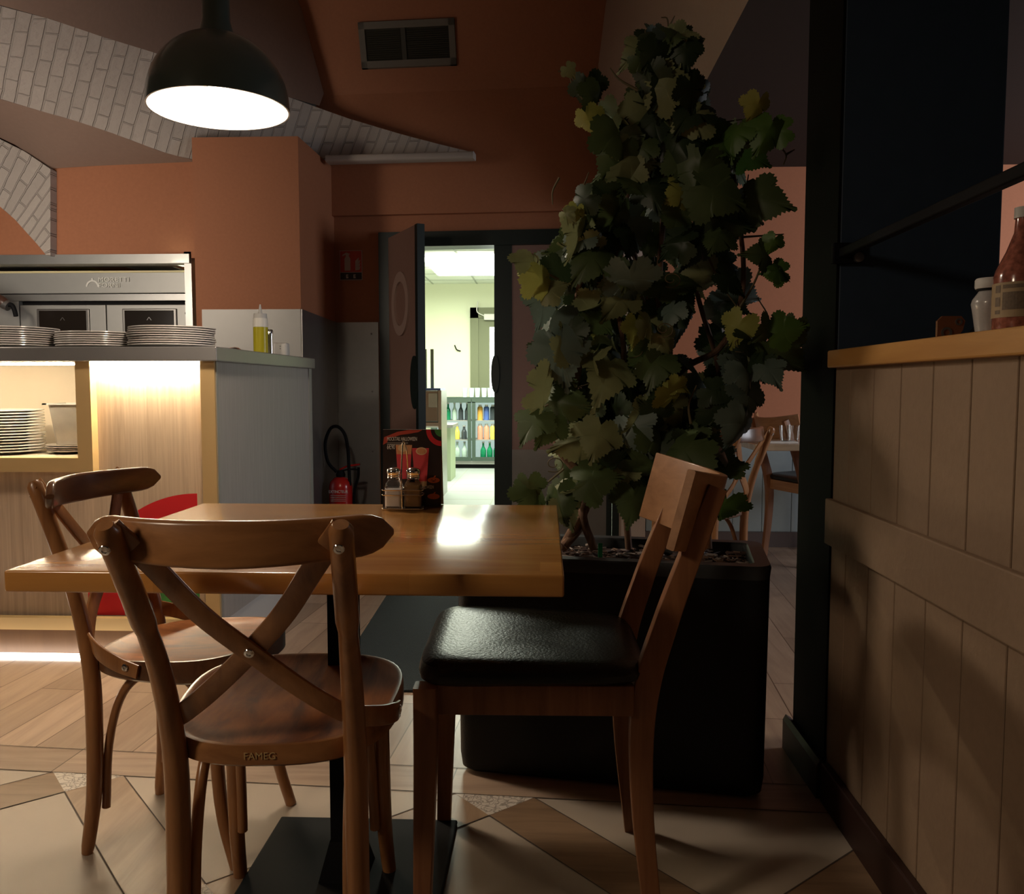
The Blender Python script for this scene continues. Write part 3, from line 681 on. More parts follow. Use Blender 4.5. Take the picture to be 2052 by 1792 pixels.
# body carcass
cubx = aty(152, 800, CF).x      # right inner side of cubby
panx0, panx1 = aty(187, 800, CF).x, aty(402, 800, CF).x
ztop = CT - .055
zc0 = aty(100, 918, CF).z; zc1 = aty(100, 726, CF).z
zb = aty(100, 1238, CF).z; zbb = aty(100, 1262, CF).z
bm = bmesh.new()
box(bm, CXR - .02, CXR, CF + .02, CB, .13, ztop); box(bm, CL, CXR, CB - .02, CB, 0, ztop); box(bm, CL, CL + .02, CF + .02, CB, 0, ztop)
mk('side_panel', bm, 'greyboard', ct)
mk('side_plinth', B(CXR - .022, CXR - .004, CF + .03, CB - .02, 0, .13), 'white_lam', ct)
mk('side_corner_strip', B(CXR - .001, CXR + .004, CF + .012, CF + .03, .13, ztop), 'steel_pale', ct)
mk('side_back_strip', B(CXR - .001, CXR + .006, CB - .05, CB, 0, ztop), 'steel_pale', ct)
bm = bmesh.new()
FR = CF
box(bm, panx1, CXR, FR, FR + .03, .0 + zbb, ztop)                       # right stile
box(bm, cubx, cubx + .058, FR, FR + .05, zc0, ztop)                     # cubby stile
box(bm, CL, cubx + .058, FR, FR + .05, zc0 - .055, zc0)                 # cubby bottom rail
box(bm, CL, CXR, FR - .005, FR + .03, zbb, zb)                          # bottom rail
box(bm, CL, cubx, FR, FR + .03, zc1, ztop)
mk('edging', bm, 'gold', ct)
bm = bmesh.new()
box(bm, cubx + .058, panx1, FR + .045, FR + .06, zb - .005, ztop); box(bm, CL, cubx + .058, FR + .045, FR + .06, zb - .005, zc0 - .05)
mk('front_panel', bm, 'oakpanel', ct)
bm = bmesh.new(); CD = .50
box(bm, CL, cubx, FR + CD, FR + CD + .02, zc0, zc1 + .01); box(bm, CL, cubx + .02, FR + .05, FR + CD, zc0 - .02, zc0); box(bm, cubx, cubx + .02, FR + .05, FR + CD, zc0, zc1 + .01); box(bm, CL, cubx, FR + .03, FR + CD, zc1, zc1 + .015)
mk('cubby', bm, 'cream', ct)
bm = bmesh.new(); box(bm, CL, CXR - .07, FR + .002, FR + .03, 0, zbb - .001); mk('toe_kick', bm, wood('toe_kick_oak', (.42, .24, .12), (.58, .36, .2), (1, 1, .15), scale=18, stave=dict(w=.37, h=5, a=(1, 1, 1), b=(.8, .78, .75), m=.002)), ct)
mk('worktop', B(CL, CXR + .02, FR - .025, CB + .02, ztop, CT, .004), plain('worktop_steel', (.34, .33, .33), .35, .6, noise=.05, scale=10), ct)
mk('light_strip', B(cubx + .06, panx1 - .005, FR + .005, FR + .03, ztop - .012, ztop - .001), 'led', ct)['label'] = 'glowing light strip under the worktop'
mk('light_strip', B(CL, cubx - .01, FR + .035, FR + .05, zc1 - .010, zc1 - .001), 'led', ct)['label'] = 'glowing light strip in the cubby'
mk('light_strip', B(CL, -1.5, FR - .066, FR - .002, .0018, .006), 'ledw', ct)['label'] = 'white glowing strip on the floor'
l_ = area('counter_led', (0, 0, 0), (0, 0, -1), .012, 1, (1, 1, 1)); bpy.data.objects.remove(l_)
# logo rings on the panel
lx, lz = aty(401, 1217, CF + .045).x, aty(401, 1217, CF + .045).z; sc_ = CF / F
def arcdisc(r0, r1, mat, name):
    bm = bmesh.new(); n = 60; ins = []
    ring_ = []
    for i in range(n + 1):
        a_ = math.pi / 2 + math.pi * .62 * i / n
        ring_.append((lx + r1 * math.cos(a_), lz + r1 * math.sin(a_), lx + r0 * math.cos(a_), lz + r0 * math.sin(a_)))
    y = FR + .0445
    def cl(x, z): return (min(x, panx1 - .0005), max(z, zb + .0005))
    for p, q in zip(ring_, ring_[1:]):
        P4 = [cl(p[0], p[1]), cl(q[0], q[1]), cl(q[2], q[3]), cl(p[2], p[3])]
        u = []
        for w in P4:
            if w not in u: u.append(w)
        if len(u) < 3: continue
        try: bm.faces.new([bm.verts.new((a_[0], y, a_[1])) for a_ in u])
        except Exception: pass
    bmesh.ops.remove_doubles(bm, verts=bm.verts, dist=1e-5)
    return mk(name, bm, mat, ct)
arcdisc(162 * sc_, 240 * sc_, 'red', 'red_ring'); arcdisc(.001, 98 * sc_, 'green', 'green_disc')

# plates: one, then copies
def plate(name, r, label, group, mat='china'):
    t = tag(mk(name, lathe(bmesh.new(), [(0, 0), (r * .55, 0), (r * .60, .003), (r * .93, .0105), (r, .013), (r * .995, .0165), (r * .92, .0145), (r * .60, .0075), (0, .006)], n=48), mat, None, True), label, 'plate', group)
    return t
def stack(proto, x, y, z, n, pitch, label, group, jit=.003, toplabel=None):
    for k in range(n):
        o = proto if (k == 0 and proto.get('placed') is None) else proto.copy()
        if o is not proto: COL.objects.link(o)
        proto['placed'] = 1
        o.location = (x + random.uniform(-jit, jit), y + random.uniform(-jit, jit), z + k * pitch)
        ordn = ['top', 'second', 'third', 'fourth', 'fifth', 'sixth', 'seventh', 'eighth', 'ninth', 'tenth', 'eleventh', 'twelfth', 'thirteenth', 'fourteenth', 'fifteenth']
        o['label'] = toplabel if (toplabel and k == n - 1) else ('%s %s' % ('bottom' if k == 0 else ordn[n - 1 - k], label)); o['group'] = group
pl0 = plate('dinner_plate', .168, '', '')
spots = []
for (xa, xb, n, lab) in ((-60, 127, 9, 'leftmost plate stack'), (118, 268, 7, 'middle lower plate stack'), (266, 432, 9, 'rightmost plate stack')):
    Yp = 3.44; xc = aty((xa + xb) / 2, 690, Yp).x; spots.append((xc, n, lab))
for (xc, n, lab) in spots:
    stack(pl0, xc, 3.42 + (.05 if 'middle' in lab else 0), CT + .0003, n, .0088, 'white plate, counted from above, of the %s on the counter' % lab, 'plates of the %s on the counter' % lab, toplabel='top white plate of the %s on the counter' % lab)
pl1 = plate('dinner_plate', .150, '', '')
xs1 = aty(80, 870, CF + .22).x - .15
stack(pl1, xs1, CF + .22, zc0 + .0005, 15, .0118, 'white plate, counted from above, of the bright stack in the counter cubby', 'plates stacked in the cubby', toplabel='top white plate of the bright stack in the counter cubby')
pl2 = plate('dessert_plate', .105, '', '', 'china_grey')
xs2 = xs1 + .15 + .125
stack(pl2, xs2, CF + .25, zc0 + .0005, 4, .0075, 'grey plate, counted from above, under the steel container in the cubby', 'grey plates in the cubby')
# steel gastro container in the cubby
gz = zc0 + .0225 + .0165
gc = thing('steel_container', 'deep stainless food container on grey plates in the counter cubby', 'container', (xs2 + .0, CF + .25, gz))
bm = bmesh.new()
def frust(bm, w0, d0, w1, d1, z0, z1, r=.012):
    lo = [(a, b_) for a, b_ in rrect(w0, d0, r)]; hi = [(a, b_) for a, b_ in rrect(w1, d1, r)]
    A = [bm.verts.new((a, b_, z0)) for a, b_ in lo]; C_ = [bm.verts.new((a, b_, z1)) for a, b_ in hi]; n = len(A)
    for i in range(n): bm.faces.new((A[i], A[(i + 1) % n], C_[(i + 1) % n], C_[i]))
    return A, C_
A, C_ = frust(bm, .10, .10, .13, .13, 0, .145); bm.faces.new(A[::-1]); A2, C2 = frust(bm, .13, .13, .137, .137, .145, .165)
mk('pan', bm, 'gastro', gc, True, local=True)
bm = bmesh.new(); box(bm, -.085, .085, -.075, -.066, .163, .169); box(bm, -.085, .085, .066, .075, .163, .169); box(bm, -.085, -.066, -.075, .075, .163, .169); box(bm, .066, .085, -.075, .075, .163, .169); mk('rim', bm, 'steel_pale', gc, local=True)

# things on the worktop
Yb = 4.08
bx = aty(523, 700, Yb).x
sq = thing('squeeze_bottle', 'squeeze bottle of yellow oil with a pointed white nozzle on the steel counter', 'bottle', (bx, Yb, CT))
r_ = .035
mk('oil', lathe(bmesh.new(), [(0, .001), (r_, .001), (r_, .135), (0, .135)], n=24), 'oilyellow', sq, True, local=True)
mk('bottle_top', lathe(bmesh.new(), [(0, .1355), (r_, .1355), (r_, .170), (r_ * .93, .178), (0, .178)], n=24), 'hdpe', sq, True, local=True)
mk('cap', lathe(bmesh.new(), [(0, .178), (.032, .178), (.031, .20), (.010, .203), (.003, .245), (0, .245)], n=20), 'lid', sq, True, local=True)
o = tag(mk('steel_shaker', lathe(bmesh.new(), [(0, 0), (.0125, 0), (.0125, .10), (.014, .101), (.014, .125), (.011, .131), (0, .131)], c=(aty(542, 700, 4.18).x, 4.18, CT), n=20), 'chrome', None, True), 'slim stainless cylinder beside the yellow squeeze bottle', 'shaker')
tb = thing('kitchen_timer', 'small white rounded plastic block with two dots on the counter end', 'timer', (aty(564, 705, 4.24).x, 4.24, CT))
mk('case', B(-.036, .036, -.03, .03, 0, .068, .01, seg=3), 'lid', tb, True, local=True)
for z in (.05, .038): mk('dot', lathe(bmesh.new(), [(0, 0), (.003, 0), (.003, .002), (0, .002)], n=8, mat=Matrix.Translation((.004, -.030, z)) @ UPR), 'steel_dark', tb, local=True)
o = tag(mk('metal_lid', lathe(bmesh.new(), [(0, .0), (.04, .0), (.038, .012), (.02, .026), (0, .03)], c=(aty(470, 700, 3.85).x, 3.85, CT), n=24), 'chrome', None, True), 'shiny domed metal lid lying on the counter right of the plates', 'lid')
o = tag(mk('spatula', (lambda bm: (box(bm, -.06, .05, -.012, .012, 0, .008, .003), box(bm, .05, .11, -.03, .03, 0, .004, .001), bm)[-1])(bmesh.new()), 'steel_dark'), 'dark flat spatula lying on the counter by the squeeze bottle', 'utensil')
o.location = (aty(500, 702, 3.95).x - .02, 3.95, CT)

# ================================================================== OVEN IN THE RECESS
OX0, OX1 = -4.2, aty(388, 600, 5.45).x
ov = thing('pizza_oven', 'stainless steel pizza oven with two dark window doors and raised lettering on its hood', 'oven', (-2.6, 5.6, 0))
oy = 5.45
def oz(y): return aty(200, y, oy).z
mk('hood', B(OX0, OX1, oy, oy + .9, oz(588), oz(546), .004), 'steel_pale', ov)
mk('top_trim', B(OX0, OX1 + .04, OY - .02, OY + .14, oz(529) - .02, oz(514) - .01), 'steel', ov)
bm = bmesh.new(); hz = oz(529) + .02
poly_solid(bm, [Vector((OX0, OY + .12, hz)), Vector((OX1, OY + .12, hz)), Vector((OX1, oy + .9, oz(546) + .07)), Vector((OX0, oy + .9, oz(546) + .07))], Vector((0, 0, .02)))
mk('filter_panel', bm, 'steel_pale', ov)
def filt(xa, xb, mat, nme):
    bm = bmesh.new(); A_ = aty(xa, 540, 5.9).x; B2 = aty(xb, 540, 5.9).x
    poly_solid(bm, [Vector((A_, OY + .2, hz - .012)), Vector((B2, OY + .2, hz - .012)), Vector((B2, oy + .75, oz(546) + .065)), Vector((A_, oy + .75, oz(546) + .065))], Vector((0, 0, .006)))
    mk(nme, bm, mat, ov)
filt(140, 212, 'grease', 'grease_filter'); filt(-40, 120, 'steel', 'grease_filter'); filt(285, 375, 'steel', 'grease_filter')
mk('rail', B(OX0, OX1 - .02, oy - .006, oy + .02, oz(547), oz(543)), plain('warm_rail', (.7, .62, .35), .4), ov)
mk('oven_top_strip', B(OX0 + .0, OX1 - .02, oy - .01, oy + .8, oz(603), oz(590)), 'steel', ov)
mk('gap_shade', B(OX0, OX1 - .02, oy + .04, oy + .7, oz(611), oz(603)), 'black', ov)  # solid black block stands in for the shade inside this slot
mk('side_post', B(OX1, OX1 + .045, oy - .13, oy + .02, .9, oz(512)), 'steel', ov)
def ox(x): return aty(x, 640, oy).x
for (xa, xb, wa, wb) in ((40, 213, 81, 175), (213, 385, 252, 350)):
    d_ = mk('door', B(ox(xa) + .003, ox(xb) - .003, oy, oy + .05, 1.0, oz(611), .004), 'steel_pale', ov)
    mk('window_frame', B(ox(wa) - .018, ox(wb) + .018, oy - .012, oy, oz(700), oz(619), .005), 'steel_dark', d_)
    w_o = mk('window_glass', B(ox(wa), ox(wb), oy - .016, oy - .011, oz(690), oz(623), .002), 'ovenglass', d_)
    wc = (ox(wa) + ox(wb)) / 2; bm = bmesh.new(); z_ = oz(640)
    for s_ in (-1, 1): poly_solid(bm, [Vector((wc + .012 * s_, oy - .0165, z_ - .008)), Vector((wc + .016 * s_, oy - .0165, z_ - .008)), Vector((wc + .002 * s_, oy - .0165, z_ + .012)), Vector((wc, oy - .0165, z_ + .010))], Vector((0, .001, 0)))
    mk('emblem', bm, 'steel_dark', d_)
mk('body_side', B(OX0, ox(40) - .003, oy, oy + .05, 1.0, oz(590)), 'steel_pale', ov)
mk('body', B(OX0, OX1 - .02, oy + .05, oy + .9, .5, oz(611)), 'steel_dark', ov)
tube_ = bmesh.new(); tube(tube_, [aty(382, 655, oy - .03), aty(377, 636, oy - .04), aty(373, 626, oy - .05)], .010, 8); mk('lever', tube_, 'black', ov, True)
# lettering
lx0 = aty(198, 575, oy).x
text('lettering', 'MORETTI', .041, 'steel_letter', ov, (lx0, oy - .004, oz(565)), UPR, .004, sx=1.22)
text('lettering', 'FORNI', .041, 'steel_letter', ov, (lx0, oy - .004, oz(576.5)), UPR, .004, sx=1.22)
bm = bmesh.new(); ec = aty(186, 575, oy)
pth = [Vector((ec.x + .038 * math.cos(a_), oy - .003, ec.z + .038 * math.sin(a_))) for a_ in [math.pi * i / 16 for i in range(17)]]
sweep(bm, pth, rrect(.012, .006, .002), nrm=Vector((0, -1, 0))); box(bm, ec.x - .005, ec.x + .005, oy - .006, oy, ec.z + .036, ec.z + .055)
mk('arch_emblem', bm, 'steel_letter', ov)
# brown arm with spout at the far left edge
arm = thing('swing_arm', 'brown lever with clear collar and curved black spout at the left of the oven', 'tap', aty(-60, 610, 5.2))
ypos = 5.2
bm = bmesh.new(); tube(bm, [aty(-90, 585, ypos), aty(-30, 592, ypos), aty(2, 604, ypos), aty(12, 612, ypos)], .05, 14, scale=(1, .6)); mk('handle', bm, 'brownplastic', arm, True)
bm = bmesh.new(); tube(bm, [aty(8, 609, ypos), aty(18, 614, ypos)], .032, 14); mk('collar', bm, 'steel_dark', arm, True)
bm = bmesh.new(); tube(bm, [aty(16, 611, ypos), aty(24, 612, ypos), aty(29, 622, ypos), aty(32, 634, ypos)], .014, 10); mk('spout', bm, 'black', arm, True)
mk('bracket', B(aty(-95, 590, ypos).x - .05, aty(-95, 590, ypos).x + .04, ypos - .03, oy, aty(-90, 600, ypos).z - .05, aty(-90, 580, ypos).z), 'steel_dark', arm)

# ================================================================== FIRE EXTINGUISHER
ey = 5.55; ex = aty(683, 970, ey).x
ext = thing('fire_extinguisher', 'red fire extinguisher with looped black hose standing by the steel-clad wall', 'fire extinguisher', (ex, ey, 0))
mk('cylinder', lathe(bmesh.new(), [(0, 0), (.074, 0), (.078, .01), (.078, .39), (.07, .425), (.045, .45), (.025, .458), (0, .458)], n=28), 'extred', ext, True, local=True)
mk('collar', lathe(bmesh.new(), [(0, .455), (.028, .455), (.032, .47), (.022, .50), (0, .50)], n=16), 'black', ext, True, local=True)
bm = bmesh.new(); sweep(bm, [Vector((-.005, 0, .505)), Vector((.05, 0, .53)), Vector((.13, 0, .54))], rrect(.022, .012, .003)); mk('handle', bm, 'extred', ext, local=True)
bm = bmesh.new(); sweep(bm, [Vector((0, 0, .495)), Vector((.06, 0, .508)), Vector((.12, 0, .505))], rrect(.02, .01, .003)); mk('trigger', bm, 'black', ext, local=True)
bm = bmesh.new(); tube(bm, [(-.025, -.01, .49), (-.08, -.02, .56), (-.095, -.02, .68), (-.06, -.02, .775), (-.01, -.02, .79), (.035, -.02, .74), (.055, -.02, .64), (.06, -.02, .52), (.065, -.02, .40)], .011, 10); mk('hose', bm, 'black', ext, True, local=True)
bm = bmesh.new(); tube(bm, [(.12, 0, .52), (.115, 0, .45), (.09, 0, .36), (.083, -.0, .22)], .009, 8); mk('nozzle', bm, 'black', ext, True, local=True)
text('lettering', 'EXTINCTEUR', .026, 'printwhite', ext, Vector((ex - .062, ey - .0800, .358)), UPR, .0006, sx=.82)
bm = bmesh.new()
for k in range(4): box(bm, ex - .05, ex + .05, ey - .0805, ey - .079, .34 - .012 * k, .343 - .012 * k)
mk('label_lines', bm, 'signwhite', ext)

# ================================================================== PENDANT LAMP
LY = 2.60; lc_ = aty(439, 220, LY); R = 282 / 2 / F * LY * .965
lamp = thing('pendant_lamp', 'dark green enamel dome pendant lamp glowing white inside, over the far left of the table', 'lamp', lc_)
lamp.rotation_euler = (0, math.radians(-.5), 0)
h = R * 1.02
prof_o = [(R, 0), (R * 1.0, .012)] + [(R * math.cos(a_), .012 + h * math.sin(a_)) for a_ in [math.radians(8 + 70 * i / 12) for i in range(13)]] + [(.048, .012 + h * 1.0)]
prof_i = [(r * .985 - .002, z - .003) for r, z in prof_o[2:]][::-1] + [(R - .004, 0)]
mk('shade', lathe(bmesh.new(), prof_o + [(.0, .012 + h * 1.0)], n=64, cap=False), 'lampgreen', lamp, True, local=True)
mk('shade_lining', lathe(bmesh.new(), [(R, .0)] + [(R - .005, 0)] + [(max(r - .006, .001), z - .004) for r, z in prof_o[2:]] + [(0, h)], n=64, cap=False), 'lampwhite', lamp, True, local=True)
mk('neck', lathe(bmesh.new(), [(0, h + .006), (.052, h + .006), (.047, h + .025), (.041, h + .05), (.041, h + .9), (0, h + .9)], n=32), 'lampgreen', lamp, True, local=True)
mk('cable', lathe(bmesh.new(), [(.004, h + .9), (.004, h + 1.9)], n=8), 'black', lamp, local=True)
mk('bulb', lathe(bmesh.new(), [(0, .06), (.03, .068), (.05, .10), (.045, .14), (.02, .19), (.018, .24), (0, .24)], n=24), 'bulb', lamp, True, local=True)
pl = bpy.data.lights.new('pendant_light', 'SPOT'); pl.energy = 38; pl.color = (1, .84, .66); pl.shadow_soft_size = .07; pl.spot_size = math.radians(165); pl.spot_blend = .3
po = bpy.data.objects.new('pendant_light', pl); COL.objects.link(po); po.location = lc_ + Vector((0, 0, .045))

# ================================================================== BLACK COLUMN, PARTITION, LEDGE
cx0, cy0, cx1, cy1 = .722, 2.15, 1.11, 2.42
struct('wall_post', B(cx0, cx1, cy0, cy1, 0, 2.46, .004), 'navy')
struct('trim_7', B(cx0 - .006, cx0 + .0, cy0 - .0, cy1 + .002, 0, 2.46), 'blackpost')
bm = bmesh.new(); poly_solid(bm, [Vector((cx0 - .03, cy0 - .02, 0)), Vector((cx0 - .006, cy0 - .02, 0)), Vector((cx0 - .006, cy0 - .02, .09)), Vector((cx0 - .022, cy0 - .02, .10)), Vector((cx0 - .03, cy0 - .02, .085))], Vector((0, .31, 0)))
struct('baseboard_column', bm, 'skirt')
PX = .72
part = thing('partition', 'cream painted board partition with a cross rail, right of the table', 'partition', (PX, 1.2, 0))
bm = bmesh.new()
yy = 1.328 - .143 * 9
y0 = yy
while y0 < 2.14:
    y1 = min(y0 + .143, 2.148)
    box(bm, PX, PX + .02, y0 + .0018, y1 - .0018, .0, 1.105, .0015, seg=1); y0 = y1
mk('boards', bm, 'board', part)
mk('backing', B(PX + .006, PX + .09, yy, 2.148, 0, 1.10), 'groove', part)
rz1, rz0 = atx_z = (EYE - (995 - 776) / (1660 - 1094) * PX), (EYE - (1083 - 776) / (1657 - 1094) * PX)
mk('rail', B(PX - .018, PX - .0005, yy, 2.149, rz0, rz1, .003), 'board', part)
mk('skirting', (lambda bm: (box(bm, PX - .022, PX - .0005, yy, 2.12, 0, .10, .004), bm)[-1])(bmesh.new()), 'skirt', part)
lz1 = EYE + (776 - 702) / (1667 - 1094) * (PX - .02); lz0 = lz1 - .043
ldg = tag(mk('shelf_ledge', B(PX - .022, PX + .26, yy, 2.149, lz0, lz1, .004), 'ledge'), 'yellow pine ledge board capping the partition at the right', 'shelf')
bz = EYE + (776 - 505) / (1690 - 1094) * PX
rail = thing('hand_rail', 'black metal rail running above the pine ledge from the dark column', 'rail', (PX, 2.1, bz))
bm = bmesh.new(); sweep(bm, [Vector((PX + .005, -.1, bz)), Vector((PX + .005, 2.13, bz))], rrect(.022, .022, .004)); mk('bar', bm, 'black', rail)
bm = bmesh.new(); box(bm, PX - .02, PX + .05, 2.13, 2.149, bz - .025, bz + .025, .003); mk('wall_plate', bm, 'black', rail)
mk('screw_cap', lathe(bmesh.new(), [(0, 0), (.012, 0), (.012, .01), (0, .014)], n=14, mat=Matrix.Translation((PX + .04, 2.13, bz - .012)) @ UPR), 'steel_dark', rail, True)
# ledge objects
LZ = lz1
bxp = Vector((.776, 1.43, LZ))
bt = thing('painted_bottle', 'ornate red and white painted glass bottle with kraft label on the pine ledge', 'bottle', bxp)
mk('body', lathe(bmesh.new(), [(0, 0), (.040, 0), (.043, .006), (.043, .088), (.040, .100), (.026, .130), (.0155, .160), (.014, .185), (0, .185)], n=32), 'pattern', bt, True, local=True)
mk('cap', lathe(bmesh.new(), [(0, .183), (.0165, .183), (.0165, .200), (0, .202)], n=20), 'lid', bt, True, local=True)
bm = bmesh.new(); n = 40
A = [[bm.verts.new((.0438 * math.cos(a_), .0438 * math.sin(a_), z)) for a_ in [math.radians(150 + 150 * i / n) for i in range(n + 1)]] for z in (.022, .078)]
for i in range(n): bm.faces.new((A[0][i], A[0][i + 1], A[1][i + 1], A[1][i]))
mk('paper_label', bm, 'label', bt, True, local=True)
bm = bmesh.new()
for a0_, a1_, z0_, z1_ in ((183, 197, .062, .074), (183, 197, .040, .055), (183, 197, .028, .034), (203, 250, .068, .074), (203, 250, .034, .062)):
    A = [[bm.verts.new((.0442 * math.cos(math.radians(a0_ + (a1_ - a0_) * i / 8)), .0442 * math.sin(math.radians(a0_ + (a1_ - a0_) * i / 8)), z)) for i in range(9)] for z in (z0_, z1_)]
    for i in range(8): bm.faces.new((A[0][i], A[0][i + 1], A[1][i + 1], A[1][i]))
mk('label_print', bm, plain('brown_print', (.16, .11, .07), .6, noise=.5, scale=200), bt, local=True)
jar = thing('small_jar', 'small frosted glass jar with white screw lid beside the painted bottle', 'jar', (.779, 1.53, LZ))
mk('body', lathe(bmesh.new(), [(0, 0), (.024, 0), (.031, .045), (.033, .055), (.031, .063), (.024, .073), (.021, .078), (0, .078)], n=28), 'jarfill', jar, True, local=True)
mk('lid', lathe(bmesh.new(), [(0, .081), (.027, .081), (.028, .084), (.028, .096), (.026, .099), (0, .0995)], n=28), 'lid', jar, True, local=True)
mk('seal', lathe(bmesh.new(), [(0, .0775), (.025, .0775), (.025, .081), (0, .081)], n=24), 'black', jar, True, local=True)
text('lid_mark', 'best before', .006, 'steel_dark', jar, Vector((.795, 1.5062, LZ + .087)), UPR, .0003) if False else None
cp = thing('bracket_plate', 'rounded copper-coloured plate with two holes standing on the pine ledge', 'bracket', (.830, 1.80, LZ))
bm = bmesh.new(); pts = [(-.022, 0), (.012, 0), (.03, .028), (.034, .046), (.026, .056), (-.012, .056), (-.022, .046)]
poly_solid(bm, [Vector((a_, 0, b_)) for a_, b_ in pts], Vector((0, .008, 0))); mk('plate', bm, 'copper', cp, local=True)
for x, z, r in ((-.004, .022, .011), (.02, .044, .007)): mk('hole_ring', ring(bmesh.new(), r * .6, r, -.003, 0, (x, z), Matrix.Identity(4)), 'steel_dark', cp, True, local=True)
o = tag(mk('dark_strut', (lambda bm: (sweep(bm, [Vector((.90, 1.86, LZ + .002)), Vector((1.02, 1.90, LZ + .135))], rrect(.02, .03, .004), nrm=Vector((0, -1, 0))), bm)[-1])(bmesh.new()), 'black'), 'black diagonal strut leaning behind the jar on the ledge', 'strut')

# ================================================================== TABLE
TX0, TX1, TY0, TY1, TZ = -.888, .030, 1.338, 2.150, .75
tb = thing('dining_table', 'square varnished oak table with black metal pedestal in the foreground', 'table', ((TX0 + TX1) / 2, (TY0 + TY1) / 2, 0))
mk('tabletop', B(TX0, TX1, TY0, TY1, TZ - .036, TZ, .004, seg=3), 'tabletop', tb, True)
tcx, tcy = -.425, 1.745
mk('post', B(tcx - .028, tcx + .028, tcy - .028, tcy + .028, .03, TZ - .046), 'black', tb)
mk('top_plate', B(tcx - .16, tcx + .16, tcy - .16, tcy + .16, TZ - .046, TZ - .036), 'black', tb)
bm = bmesh.new(); box(bm, tcx - .215, tcx + .215, tcy - .22, tcy + .225, .0, .010, .004)
A = [bm.verts.new((tcx + a_ * .05, tcy + b_ * .05, .0105)) for a_, b_ in ((-1, -1), (1, -1), (1, 1), (-1, 1))]; A2 = [bm.verts.new((tcx + a_ * .03, tcy + b_ * .03, .09)) for a_, b_ in ((-1, -1), (1, -1), (1, 1), (-1, 1))]
for i in range(4): bm.faces.new((A[i], A[(i + 1) % 4], A2[(i + 1) % 4], A2[i]))
mk('base_plate', bm, 'black', tb)

